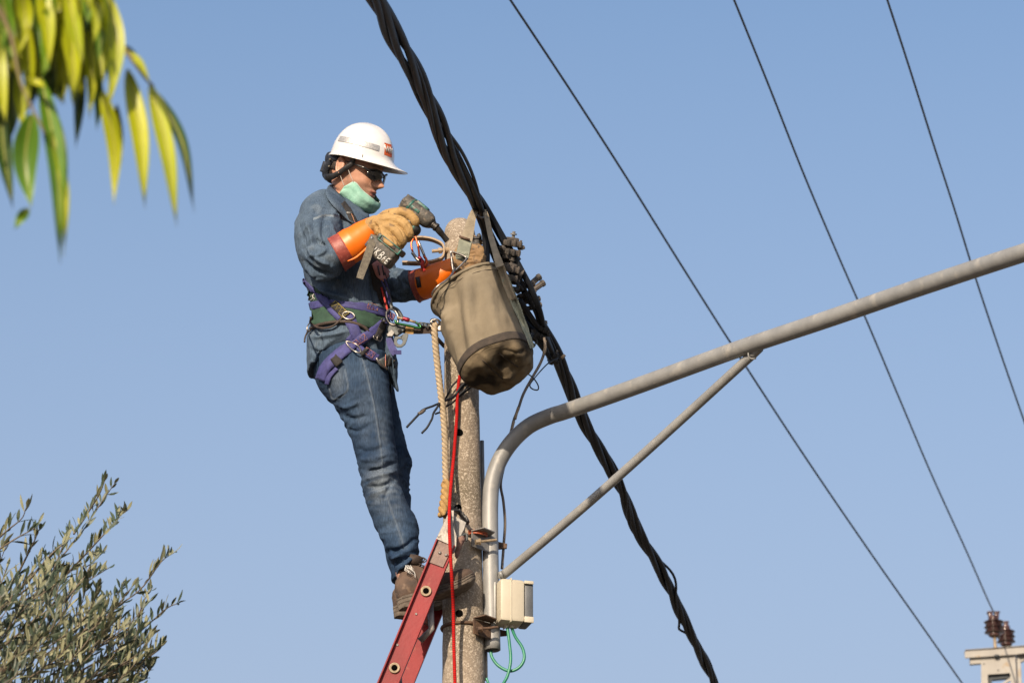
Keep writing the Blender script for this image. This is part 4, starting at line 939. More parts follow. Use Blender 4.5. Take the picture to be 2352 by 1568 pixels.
# z: front x, back x, half width, superellipse exponent
HT = [(.125, .01, -.03, .012, 2), (.115, .05, -.07, .045, 2), (.09, .078, -.092, .066, 2), (.06, .092, -.100, .075, 2.1), (.03, .098, -.101, .0765, 2.2), (.012, .095, -.099, .076, 2.2),
      (-.006, .093, -.094, .074, 2.2), (-.024, .094, -.086, .071, 2.2), (-.040, .096, -.076, .067, 2.2), (-.056, .098, -.066, .062, 2.2), (-.072, .096, -.058, .057, 2.1), (-.088, .100, -.054, .048, 2.0), (-.102, .096, -.05, .036, 2.0), (-.110, .08, -.04, .025, 2.0), (-.114, .05, -.02, .012, 2)]
mb = MB(); vs_ = []; fs = []; nz_, na = 70, 72
for i in range(nz_+1):
    z = .125-(.239)*i/nz_; xf, xb, w, ex = interp(HT, z)
    for k in range(na):
        t = 2*math.pi*k/na; c_, s_ = math.cos(t), math.sin(t)
        cx_ = -.012; x = cx_+((xf-cx_)*abs(c_)**(2/ex) if c_ > 0 else -(cx_-xb)*abs(c_)**(2/ex)); y = math.copysign(w*abs(s_)**(2/ex), s_)
        zz_ = z
        if z < -.07 and c_ < .2: zz_ = z+(-.07-z)*.75*min(1, (.2-c_)*1.4)    # jaw line rises towards the ear
        if c_ > 0:
            # brow, sockets, nose, lips, chin
            G = lambda a, b, sa, sb: math.exp(-((y-a)/sa)**2-((z-b)/sb)**2)
            x += .006*(G(.03, .033, .028, .011)+G(-.03, .033, .028, .011))
            x -= .013*(G(.031, .010, .017, .013)+G(-.031, .010, .017, .013))
            x += .004*(G(.045, -.022, .02, .018)+G(-.045, -.022, .02, .018))
            nd = np.interp(z, [-.048, -.040, -.034, -.026, -.010, .010, .022, .034], [0, .010, .029, .038, .026, .013, .006, 0])
            nw = np.interp(z, [-.045, -.034, -.024, 0, .025], [.018, .018, .015, .010, .010])
            x += nd*math.exp(-(y/nw)**2*1.1)
            x += .010*math.exp(-(y/.024)**2)*math.exp(-((z+.054)/.0055)**2)+.009*math.exp(-(y/.022)**2)*math.exp(-((z+.067)/.0060)**2)
            x -= .009*math.exp(-(y/.020)**2)*math.exp(-((z+.0605)/.0028)**2)
            x -= .004*math.exp(-(y/.03)**2)*math.exp(-((z+.078)/.005)**2)
            x += .006*G(0, -.094, .02, .010)
            x -= .004*(G(.033, -.050, .012, .016)+G(-.033, -.050, .012, .016))
        vs_.append(HP(x, y, zz_))
for i in range(nz_):
    for k in range(na): fs.append((i*na+k, i*na+(k+1) % na, (i+1)*na+(k+1) % na, (i+1)*na+k))
fs.append(tuple(range(na-1, -1, -1))); fs.append(tuple(nz_*na+k for k in range(na)))
mb.add(vs_, fs)
# ears
for s_ in (-1, 1):
    Me = RH @ Matrix.Rotation(s_*.35, 3, 'Z') @ Matrix.Rotation(-.18, 3, 'Y')
    c_ = HP(-.012, s_*.080, .004); mb.ball(c_, (.016, .006, .030), Me, 12, 10)
    pts = [c_+Me @ Vector((.017*math.cos(t)-.002, s_*.008, .029*math.sin(t)+.002)) for t in np.linspace(-2.0, 3.0, 16)]
    pts2 = [c_+Me @ Vector((-(.017*math.cos(t))-.001, s_*.008, .030*math.sin(t)+.002)) for t in np.linspace(-1.9, 2.2, 16)]
    mb.tube(pts2, .0048, 8); mb.ball(c_+Me @ Vector((.002, s_*.004, -.026)), (.008, .005, .008), Me, 8, 6)
# neck and the body inside the clothes: one continuous volume
def B(pl, r, n=14): mb.tube(PP(pl, 4), [v/625 for v in r], n)
B([(808, 425, .0), (798, 455, .02), (790, 490, .01)], [36, 36, 48])
mb.loft([(738, 480, 850, 530, 0, 90), (710, 540, 862, 570, 0, 105), (712, 640, 862, 640, 0, 90), (730, 720, 860, 730, 0, 76), (738, 800, 862, 800, -.01, 72), (760, 860, 855, 840, -.01, 66)], 24, 3)
B([(745, 492, -.15), (738, 545, -.22), (748, 596, -.28), (790, 572, -.29), (850, 524, -.31), (880, 518, -.32)], [34, 30, 26, 24, 16, 14])
B([(835, 520, .16), (850, 590, .12), (880, 655, .06), (935, 650, -.02), (1000, 638, -.08), (1045, 612, -.115)], [32, 28, 24, 20, 15, 12])
B([(815, 850, -.08), (840, 960, -.08), (866, 1070, -.085), (900, 1170, -.085), (926, 1260, -.09), (930, 1330, -.105), (990, 1350, -.11)], [42, 36, 29, 24, 18, 16, 16])
B([(825, 870, .08), (865, 990, .09), (898, 1085, .10), (912, 1190, .11), (922, 1280, .12), (929, 1365, .125), (985, 1378, .125)], [42, 36, 29, 24, 16, 13, 14])
me = remesh(mb, .0036, 1, .4)
co = getco(me); loc = (co-np.array(HO)) @ np.array(RH)   # head coordinates
x_, y_, z_ = loc[:, 0], loc[:, 1], loc[:, 2]
st = np.clip((-.030-z_)/.012, 0, 1)*np.clip((x_-.0)/.02, 0, 1)*np.clip(1-np.exp(-((x_-.12)/.02)**2*2), 0, 1)
st = np.maximum(st*.55, .75*np.exp(-((z_+.043)/.006)**2)*np.clip((x_-.08)/.01, 0, 1)*(np.abs(y_) < .028)*(z_ < -.036))
st = np.maximum(st, .8*(np.abs(y_) > .055)*np.exp(-((x_-.018)/.010)**2)*np.clip((.045-np.abs(z_-.0))/.02, 0, 1))
st = np.maximum(st, .9*np.exp(-((z_-.036)/.005)**2)*(np.abs(np.abs(y_)-.032) < .022)*(x_ > .07))
rs = np.random.RandomState(3); st = np.clip(st*(.8+.4*rs.rand(len(st))), 0, 1)
attr(me, 'stubble', st)
body = put(me, 'body', [M['skin'], M['lips']], pe)
lp = np.array([0 if not (abs(v[1]) < .024 and v[0] > .088 and -.0725 < v[2] < -.0505) else 1 for v in loc]); 
fm = [1 if all(lp[i] for i in p.vertices) else 0 for p in me.polygons]; me.polygons.foreach_set('material_index', fm)
mb = MB(); mb.tube([HP(.1005, y, -.0605-.003*abs(y)/.02) for y in np.linspace(-.020, .020, 9)], [.0008, .0013, .0017, .0019, .002, .0019, .0017, .0013, .0008], 8); put(mb, 'mouth_line', M['hair'], pe)
for s_ in (-1, 1): mb = MB(); mb.ball(HP(.079, s_*.031, .010), .012); put(mb, 'eye', M['white_mark'], pe)
# hair cap at the back and sides
mb = MB(); vs_ = []; fs = []
for i in range(13):
    z = .06-.105*i/12; xf, xb, w, ex = interp(HT, z)
    for k in range(25):
        t = R_(96)+R_(168)*k/24; s2 = 1.045 if i < 12 else 1.0
        c_, s_ = math.cos(t), math.sin(t); low = z
        if k < 5 or k > 19: low = max(z, -.01-(.03 if k in (0, 24) else 0))
        vs_.append(HP((-.012-(-.012-xb)*abs(c_)**(2/ex)*s2) if c_ < 0 else -.012, math.copysign(w*abs(s_)**(2/ex)*s2, s_), low))
for i in range(12):
    for k in range(24): fs.append((i*25+k, i*25+k+1, (i+1)*25+k+1, (i+1)*25+k))
mb.add(vs_, fs); me = mb.mesh('hair'); wrinkle(me, .002, 120, ridged=False); hr = put(me, 'hair', M['hair'], pe); so = hr.modifiers.new('s', 'SOLIDIFY'); so.thickness = .005; so.offset = 0

# ---- hard hat
def dome(t, v, off=0.0):           # v 0 rim .. 1 top
    z = .040+.150*v; k = max(0.0, 1-v**2.35)**(1/2.15); rx = .138 if math.cos(t) > 0 else .107; ry = .112
    x = .006+(rx*k+off)*math.cos(t); y = (ry*k+off)*math.sin(t)
    fl = max(0, 1-v/.13)**2*.007; x += fl*math.cos(t); y += fl*math.sin(t)
    if v > .45: z += .0045*math.exp(-(y/.016)**2)*min(1, (v-.45)*4)
    fb = max(0.0, math.cos(t))**3*max(0.0, 1-v/.25)**1.9     # peak over the face
    x += .067*fb; z += .004*fb; z -= .006*max(0, -math.cos(t))*max(0, 1-v/.3)
    z += off*v
    return HP(x/1.10 if x > 0 else x, y, z)
mb = MB(); vs_ = []; fs = []; nv_, nt_ = 34, 80
for i in range(nv_+1):
    for k in range(nt_): vs_.append(dome(2*math.pi*k/nt_, (i/nv_)**1.15*.998))
for i in range(nv_):
    for k in range(nt_): fs.append((i*nt_+k, i*nt_+(k+1) % nt_, (i+1)*nt_+(k+1) % nt_, (i+1)*nt_+k))
fs.append(tuple(nv_*nt_+k for k in range(nt_)))
mb.add(vs_, fs); hat = put(mb, 'hard_hat', M['helmet'], pe); so = hat.modifiers.new('s', 'SOLIDIFY'); so.thickness = .003; so.offset = -1
def hatpatch(t0, t1, v0, v1, off, nt=20, nv=4, sk=0.0):
    mb = MB(); vs_ = []; fs = []
    for i in range(nv+1):
        for k in range(nt+1): vs_.append(dome(R_(t0+(t1-t0)*k/nt), v0+(v1-v0)*i/nv+sk*k/nt, off))
    for i in range(nv):
        for k in range(nt): fs.append((i*(nt+1)+k, i*(nt+1)+k+1, (i+1)*(nt+1)+k+1, (i+1)*(nt+1)+k))
    mb.add(vs_, fs); return mb
put(hatpatch(-36, -122, .335, .475, .0022), 'reflective_strip', M['refl'], hat)
put(hatpatch(36, 122, .335, .475, .0022), 'reflective_strip', M['refl'], hat)
put(hatpatch(-24, -1, .30, .60, .0009, 14, 8), 'emblem', M['orange_sticker'], hat)
zig = [(a*.86-11.5, b) for a, b in [(-14, .54), (-10, .40), (-7, .52), (-4.5, .40), (-1, .52), (2, .40), (5, .52), (8, .42), (12, .50)]]
for dv in (0, -.03, -.015):
    mb = MB(); mb.tube([dome(R_(a), b+dv+.01, .0016) for a, b in zig], .0021, 6); put(mb, 'emblem_zigzag', M['white_mark'], hat)
mb = MB(); mb.tube([dome(R_(-62), .14, .0005), dome(R_(-62), .07, .0005)], .0016, 6); put(mb, 'slot_mark', M['webgrey'], hat)
# suspension: nape pad, side frame, chin strap around the ear
mb = MB()
def hpath(pts, r, fl=None, n=10): mb.tube([HP(*p) for p in cr(pts, 5)], r, n, flat=fl)
hpath([(-.035, -.084, .035), (-.075, -.068, .030), (-.105, -.03, .022), (-.112, 0, .018), (-.105, .03, .022), (-.075, .068, .030), (-.035, .084, .035)], [.016, .020, .024, .025, .024, .020, .016], .45)
hpath([(-.060, -.079, .02), (-.078, -.067, -.012), (-.082, -.050, -.038), (-.076, -.02, -.048), (-.074, 0, -.05), (-.076, .02, -.048), (-.082, .050, -.038), (-.06, .079, .02)], [.011, .014, .015, .015, .015, .015, .013, .010], .5)
hpath([(-.098, -.045, .01), (-.100, -.045, -.03)], [.014, .014], .5); put(mb, 'nape_pad', M['navy_pad'], hat)
mb = MB()
hpath([(.030, -.086, .042), (.028, -.087, .02), (.012, -.089, .0), (-.008, -.088, -.022), (-.034, -.084, -.040), (-.060, -.074, -.046), (-.078, -.06, -.046)], [.009, .0105, .010, .010, .012, .014, .013], .5)
put(mb, 'chin_strap', M['black'], hat); mb = MB()
hpath([(.030, .086, .042), (.024, .087, .01), (-.008, .084, -.025), (-.04, .08, -.042), (-.078, .06, -.046)], [.009, .010, .010, .012, .013], .5); put(mb, 'chin_strap', M['black'], hat)
mb = MB(); mb.box(HP(.028, -.092, .036), (.014, .006, .008), RH, chamfer=.002); mb.ball(HP(-.062, -.088, .018), .004); mb.ball(HP(-.058, -.088, -.008), .004); put(mb, 'buckle', M['webgrey'], hat)
# ---- sunglasses
def lens_mb(s_):
    mb = MB(); vs_ = []; fs = []
    for i in range(9):
        for k in range(15):
            u = -1+2*k/14; v = -1+2*i/8; r = math.sqrt(max(0, 1-abs(v)**2.6)); yy = .036+u*.030*r; z = .004+v*.0195-.003*u
            x = .116-.55*max(0, yy-.008)**1.35*4.2*.35-.12*(z)**2
            x = .1165-9.0*(yy-.006)**2-.0-.10*abs(v)*.02
            vs_.append(HP(x, s_*yy, z))
    for i in range(8):
        for k in range(14): fs.append((i*15+k, i*15+k+1, (i+1)*15+k+1, (i+1)*15+k))
    mb.add(vs_, fs); return mb
mb = MB(); mb.tube([HP(*p) for p in cr([(.084, -.066, .014), (.104, -.045, .023), (.114, -.022, .021), (.1165, 0, .014), (.114, .022, .021), (.104, .045, .023), (.084, .066, .014)], 5)], .0034, 8)
for s_ in (-1, 1): mb.tube([HP(*p) for p in cr([(.090, s_*.061, .013), (.070, s_*.078, .018), (.035, s_*.084, .022), (.0, s_*.084, .026)], 5)], [.0055, .0046, .003, .0024], 8)
gl = put(mb, 'sunglasses', M['black'], pe)
for s_ in (-1, 1): q = put(lens_mb(s_), 'lens', M['lens'], gl); so = q.modifiers.new('s', 'SOLIDIFY'); so.thickness = .002
mb = MB(); mb.box(HP(.068, -.0815, .0185), (.016, .0015, .003), RH @ Matrix.Rotation(-.35, 3, 'Z')); put(mb, 'temple_mark', M['white_mark'], gl)
# ---- face mask pulled down under the chin
cols = {0: [(.118, 0, -.086), (.121, 0, -.102), (.110, 0, -.122), (.085, 0, -.136), (.055, 0, -.134)],
        .33: [(.108, .034, -.078), (.110, .040, -.098), (.096, .038, -.120), (.070, .030, -.133), (.045, .015, -.132)],
        .66: [(.080, .058, -.060), (.080, .066, -.082), (.066, .062, -.108), (.046, .045, -.124), (.03, .025, -.128)],
        1.0: [(.050, .0715, -.040), (.042, .0765, -.060), (.030, .0745, -.084), (.018, .060, -.104), (.010, .045, -.112)],
        1.25: [(.022, .074, -.062), (.018, .076, -.072), (.012, .074, -.088), (.006, .064, -.100), (.0, .050, -.106)]}
rows = []; ks = sorted(cols)
seq = [(-k, [(p[0], -p[1], p[2]) for p in cols[k]]) for k in reversed(ks) if k]+[(k, cols[k]) for k in ks]
colp = [cr(c_, 5) for _, c_ in seq]; nr = len(colp[0])
grid = [cr([colp[j][i] for j in range(len(colp))], 6) for i in range(nr)]
mb = MB(); vs_ = []; fs = []; nc = len(grid[0])
for i in range(nr):
    for j in range(nc):
        p = Vector(grid[i][j]); pl = .0028*abs(math.sin(i/nr*math.pi*3))+.006*noise.noise(p*24)+.0015*noise.noise(p*70)
        c_ = Vector((.03, 0, -.07)); vs_.append(HP(*(p+(p-c_).normalized()*pl)))
for i in range(nr-1):
    for j in range(nc-1): fs.append((i*nc+j, i*nc+j+1, (i+1)*nc+j+1, (i+1)*nc+j))
mb.add(vs_, fs); mk = put(mb, 'face_mask', M['mask'], pe); so = mk.modifiers.new('s', 'SOLIDIFY'); so.thickness = .0022; so.offset = 0
mb = MB(); mb.tube([vs_[j] for j in range(nc)], .0018, 6); put(mb, 'mask_edge', M['mask_edge'], mk)
mb = MB(); mb.tube([HP(*p) for p in cr([(.048, -.075, -.042), (.030, -.0805, -.018), (.012, -.086, .008)], 4)], .0011, 6); mb.tube([HP(*p) for p in cr([(.020, -.077, -.064), (.006, -.080, -.045), (-.006, -.082, -.028)], 4)], .0011, 6); put(mb, 'ear_loop', M['loop'], mk)

# ---- shirt: torso, tails and both sleeves as one surface
def hem(f, t, p):
    if f < .80: return p
    c_ = math.cos(t); k = (f-.80)/.20
    dn = (.155*max(0, c_)**2.2+.085*max(0, -c_)**1.6)*k
    return p-Vector((-.06*max(0, c_)*k*.35, 0, 1))*dn
mb = MB()
mb.loft([(775, 444, 832, 480, 0, 24), (752, 450, 846, 502, 0, 42), (722, 465, 862, 532, 0, 92), (700, 492, 874, 560, 0, 124), (692, 540, 884, 600, 0, 124), (694, 590, 890, 630, 0, 116), (700, 640, 893, 662, 0, 112), (712, 686, 893, 700, 0, 106), (716, 722, 896, 728, 0, 104),
         (715, 745, 899, 752, 0, 106), (704, 778, 903, 780, 0, 112), (704, 800, 903, 800, 0, 112), (708, 812, 900, 808, 0, 110)], 40, 5, post=hem)
up = [(752, 478, -.12), (738, 498, -.165), (731, 530, -.21), (733, 562, -.25), (744, 592, -.275), (762, 590, -.285), (782, 583, -.288)]
mb.tube(PP(up, 5), [v/625 for v in (48, 54, 54, 53, 50, 43, 36)], 28)
fa = [(838, 518, .12), (846, 560, .13), (862, 615, .11), (880, 650, .06), (910, 655, .02), (945, 657, -.02), (972, 655, -.04)]
mb.tube(PP(fa, 5), [v/625 for v in (46, 48, 46, 40, 37, 35, 31)], 28)
me = remesh(mb, .0042, 5, .5)
cen_el = [np.array(P(748, 600, -.28)), np.array(P(905, 655, .03)), np.array(P(735, 520, -.18))]
def m_sl(co):
    m = np.full(len(co), .35)
    for c_ in cen_el: m += 1.0*np.exp(-((co-c_)**2).sum(1)/.09**2)
    for c_ in (np.array(P(785, 582, -.29)), np.array(P(965, 655, -.04))): m *= 1-.9*np.exp(-((co-c_)**2).sum(1)/.06**2)
    return np.clip(m, 0, 1.25)
wrinkle(me, .0120, 9, stretch=(1.2, .8, 1.3), seed=2, mask=m_sl); wrinkle(me, .0020, 24, stretch=(1, 1, 1.3), seed=8, mask=m_sl)
folds(me, [(a_, b_*.9, c_*1.5) for a_, b_, c_ in [([(700, 560), (722, 590), (760, 612)], 6, 7), ([(696, 600), (725, 622), (765, 632)], 6, -8), ([(704, 618), (735, 640), (775, 640)], 5, 7), ([(715, 540), (745, 560), (770, 558)], 5, -6), ([(700, 500), (715, 540), (716, 570)], 6, 5),
           ([(722, 500), (760, 492), (806, 500)], 3, 3), ([(745, 500), (742, 540), (760, 580)], 6, -5), ([(775, 520), (790, 545), (800, 560)], 5, -5), ([(690, 520), (700, 560), (702, 600)], 5, -5),
           ([(715, 655), (760, 675), (830, 700)], 6, 6), ([(720, 670), (760, 690)], 5, -6), ([(800, 660), (815, 690)], 5, 5), ([(850, 640), (858, 680), (868, 705)], 5, -6), ([(880, 650), (888, 700)], 5, 6),
           ([(900, 620), (915, 650), (912, 675)], 5, -6), ([(920, 640), (938, 662), (932, 688)], 5, -6), ([(895, 668), (915, 684), (940, 688)], 4, 5),
           ([(715, 775), (760, 770), (800, 760)], 5, 5), ([(710, 800), (740, 812), (790, 790)], 6, -6), ([(712, 835), (735, 820), (770, 805)], 5, 5), ([(870, 780), (880, 820), (895, 860)], 5, -6), ([(735, 760), (737, 800), (730, 840)], 5, -4),
           ([(770, 808), (735, 832), (712, 852)], 2.2, -4), ([(850, 500), (862, 540)], 5, -5), ([(862, 600), (872, 640)], 6, 5), ([(688, 545), (700, 530), (722, 520)], 5, 4), ([(688, 575), (712, 560), (735, 555)], 5, -4), ([(706, 590), (735, 585), (752, 570)], 4, 4), ([(730, 470), (720, 500), (722, 530)], 5, -3), ([(760, 510), (770, 545), (772, 560)], 4, 4)]])
co = getco(me); no = getno(me); px_, py_ = proj(co)
fd = np.zeros(len(co))
for sm in ([(722, 502), (745, 495), (775, 497), (800, 504)], [(770, 466), (782, 480), (800, 494)]): d, t = segd(px_, py_, cr(sm, 4)); fd = np.maximum(fd, .6*(d < 2.6))
cu = np.array([noise.noise(Vector(c)*26) for c in co]); fd = np.maximum(fd, np.clip(cu*.6-.12, 0, .22))
attr(me, 'fade', fd)
shirt = put(me, 'shirt', M['shirt'], pe)
T_SH = bvh(me, org(pe))
# collar: folded band with two points
mb = MB(); rows_ = []
colr = [(757, 437, .05, 26), (752, 446, -.02, 28), (765, 462, -.075, 30), (790, 484, -.095, 32), (812, 500, -.085, 30), (830, 512, -.065, 26)]
top_ = [(766, 426, .03), (762, 431, -.03), (778, 447, -.085), (802, 470, -.100), (826, 486, -.095), (844, 496, -.07)]
bot_ = [(750, 444, .08), (746, 450, -.04), (760, 472, -.10), (788, 500, -.115), (822, 520, -.110), (846, 512, -.085)]
A_ = PP(top_, 5); B_ = [(lambda q: q[0]+(q[1]*.5-FWD*.5)*.010)(cast(x, y, [T_SH], -.1)) for x, y, _ in cr(bot_, 5)]; N = len(A_)
for _ in range(4): B_ = [B_[0]]+[(B_[i-1]+B_[i]*2+B_[i+1])/4 for i in range(1, N-1)]+[B_[-1]]; vs_ = []; fs = []
for i in range(N):
    for k in range(6):
        f = k/5; p = A_[i].lerp(B_[i], f); p = p+Vector((0, -1, .3))*(.022*math.sin(f*math.pi))+Vector((0, 0, 0)); vs_.append(p)
for i in range(N-1):
    for k in range(5): fs.append((i*6+k, i*6+k+1, (i+1)*6+k+1, (i+1)*6+k))
mb.add(vs_, fs); me = mb.mesh('collar'); wrinkle(me, .003, 30, ridged=False); cl = put(me, 'collar', M['shirt'], shirt); so = cl.modifiers.new('s', 'SOLIDIFY'); so.thickness = .004
top2 = [(764, 428, .05), (780, 436, .09), (815, 462, .10), (843, 492, -.045)]; bot2 = [(750, 450, .08), (775, 462, .14), (830, 500, .14), (850, 520, .0)]
A_ = PP(top2, 6); B_ = PP(bot2, 6); N = len(A_); vs_ = []; fs = []
for i in range(N):
    for k in range(3): vs_.append(A_[i].lerp(B_[i], k/2))
for i in range(N-1):
    for k in range(2): fs.append((i*3+k, i*3+k+1, (i+1)*3+k+1, (i+1)*3+k))
mb = MB(); mb.add(vs_, fs); cl = put(mb, 'collar', M['shirt'], shirt); so = cl.modifiers.new('s', 'SOLIDIFY'); so.thickness = .004
# front tail of the shirt
mb = MB(); mb.loft([(866, 770, 900, 772, -.02, 60), (868, 800, 908, 800, -.03, 56), (876, 830, 912, 828, -.04, 44), (890, 860, 913, 858, -.05, 30), (901, 880, 914, 882, -.05, 16), (911, 897, 915, 898, -.05, 4)], 20, 5)
me = mb.mesh('shirt_tail'); wrinkle(me, .008, 22, ridged=False); me.materials.clear(); attr(me, 'fade', np.zeros(len(me.vertices))); put(me, 'shirt_tail', M['shirt'], shirt)

# ---- jeans
mb = MB()
mb.loft([(718, 790, 890, 770, 0, 92), (716, 840, 888, 815, 0, 100), (730, 885, 890, 855, 0, 98), (752, 915, 893, 885, 0, 86)], 30, 5)
mb.loft([(728, 850, 890, 815, -.075, 66), (736, 890, 893, 862, -.08, 64), (763, 920, 896, 900, -.09, 60), (787, 965, 900, 945, -.09, 56), (811, 1023, 906, 1000, -.09, 51), (826, 1085, 913, 1058, -.09, 48), (833, 1125, 916, 1105, -.09, 46),
         (846, 1168, 936, 1155, -.09, 46), (861, 1210, 960, 1200, -.09, 46), (880, 1250, 962, 1238, -.095, 43), (893, 1275, 962, 1262, -.095, 42), (900, 1298, 961, 1273, -.095, 42), (910, 1326, 959, 1284, -.095, 42)], 34, 6)
mb.loft([(735, 870, 900, 830, .075, 62), (765, 915, 905, 890, .08, 60), (800, 980, 916, 945, .085, 54), (832, 1040, 931, 1012, .09, 50), (848, 1080, 945, 1062, .095, 48), (856, 1120, 939, 1100, .10, 46), (866, 1150, 943, 1140, .10, 44),
         (874, 1200, 946, 1190, .11, 42), (882, 1250, 950, 1240, .115, 42), (889, 1290, 952, 1280, .12, 40), (896, 1315, 955, 1300, .125, 40), (899, 1336, 954, 1322, .125, 38)], 30, 5)
me = remesh(mb, .0042, 3, .5)
kn = [np.array(P(872, 1095, -.09)), np.array(P(915, 1265, -.09)), np.array(P(905, 1085, .1)), np.array(P(800, 930, -.09))]
def m_j(co):
    m = np.full(len(co), .28)
    for c_, s_ in zip(kn, (.10, .08, .1, .09)): m += np.exp(-((co-c_)**2).sum(1)/s_**2)
    return np.clip(m, 0, 1.3)
wrinkle(me, .0085, 12, stretch=(.8, .8, 1.9), seed=5, mask=m_j); wrinkle(me, .0020, 34, stretch=(.8, .8, 1.4), seed=1, mask=m_j)
folds(me, [([(835, 1080), (862, 1078), (912, 1062)], 5, -9), ([(836, 1102), (870, 1094), (912, 1080)], 5, 7), ([(845, 1118), (880, 1116), (908, 1096)], 5, -7), ([(848, 1135), (875, 1128), (900, 1112)], 5, 5), ([(880, 1150), (893, 1120), (912, 1098)], 4, -6),
           ([(815, 1030), (850, 1036), (890, 1022)], 6, -5), ([(820, 1050), (850, 1055), (900, 1040)], 5, 4), ([(782, 950), (812, 962), (850, 950)], 6, -6), ([(775, 930), (800, 935), (830, 920)], 5, 6), ([(795, 985), (820, 990), (850, 975)], 5, -5),
           ([(893, 1266), (915, 1262), (958, 1236)], 5, -9), ([(895, 1282), (920, 1275), (940, 1262)], 5, 9), ([(898, 1296), (920, 1290), (955, 1268)], 4, -8), ([(915, 1308), (935, 1292), (958, 1278)], 3, 5), ([(920, 1250), (935, 1270)], 4, -5),
           ([(935, 1040), (938, 1062), (928, 1085)], 5, -6), ([(925, 1100), (935, 1120)], 4, 6), ([(840, 1010), (850, 1060)], 6, 3),
           ([(830, 812), (845, 870), (860, 935), (872, 1010), (878, 1060), (882, 1100), (892, 1150), (915, 1215), (928, 1255)], 1.8, 2.2),
           ([(792, 850), (797, 895), (765, 915)], 1.6, 2.5), ([(757, 893), (765, 918), (795, 896)], 1.6, 2.5), ([(836, 845), (842, 842), (852, 858)], 2, 2)])
co = getco(me); px_, py_ = proj(co)
n_ = np.array([noise.noise(Vector(c)*30) for c in co])*.5+.5; n2 = np.array([noise.noise(Vector((c[0]*22, c[1]*22, c[2]*70))) for c in co])*.5+.5
fd = .72*np.exp(-(((px_-878)/34)**2+((py_-1112)/44)**2))*np.clip(n2*2.1-.2, 0, 1)+.30*np.exp(-(((px_-845)/30)**2+((py_-930)/80)**2))*n_+.35*np.exp(-(((px_-880)/12)**2+((py_-1010)/60)**2))*n2
fd += .35*np.exp(-(((px_-775)/20)**2+((py_-870)/40)**2))+.3*np.exp(-(((px_-905)/25)**2+((py_-1180)/40)**2))*n2
seam = cr([(830, 812), (845, 870), (860, 935), (872, 1010), (878, 1060), (882, 1100), (892, 1150), (915, 1215), (928, 1255)], 4)
d, t = segd(px_, py_, seam); fd = np.maximum(fd, .42*np.exp(-(d/2.4)**2)); d2 = np.exp(-((d-6)/3)**2)*.25*n2; fd = np.maximum(fd, d2)
for sm in ([(792, 848), (798, 896), (766, 917), (756, 890)], [(910, 1322), (935, 1305), (959, 1282)]): d, t = segd(px_, py_, cr(sm, 3)); fd = np.maximum(fd, .45*np.exp(-(d/2.2)**2))
fd = np.clip(fd, 0, .9)
attr(me, 'fade', fd)
jeans = put(me, 'jeans', M['jeans'], pe); T_JE = bvh(me, org(pe))
mb = MB(); rnd = random.Random(4)
for k in range(16):
    a = P(936+rnd.uniform(-6, 8), 1301+rnd.uniform(-5, 5), -.165); mb.tube([a, a+Vector((rnd.uniform(-.006, .012), -.004, -rnd.uniform(.004, .018))), a+Vector((rnd.uniform(-.004, .02), -.004, -rnd.uniform(.01, .03)))], .0009, 5)
mb.tube(PP([(934, 1302, -.165), (944, 1306, -.17), (952, 1314, -.17), (954, 1326, -.17)], 4), .0014, 5); put(mb, 'frayed_hem', M['white_mark'], jeans)

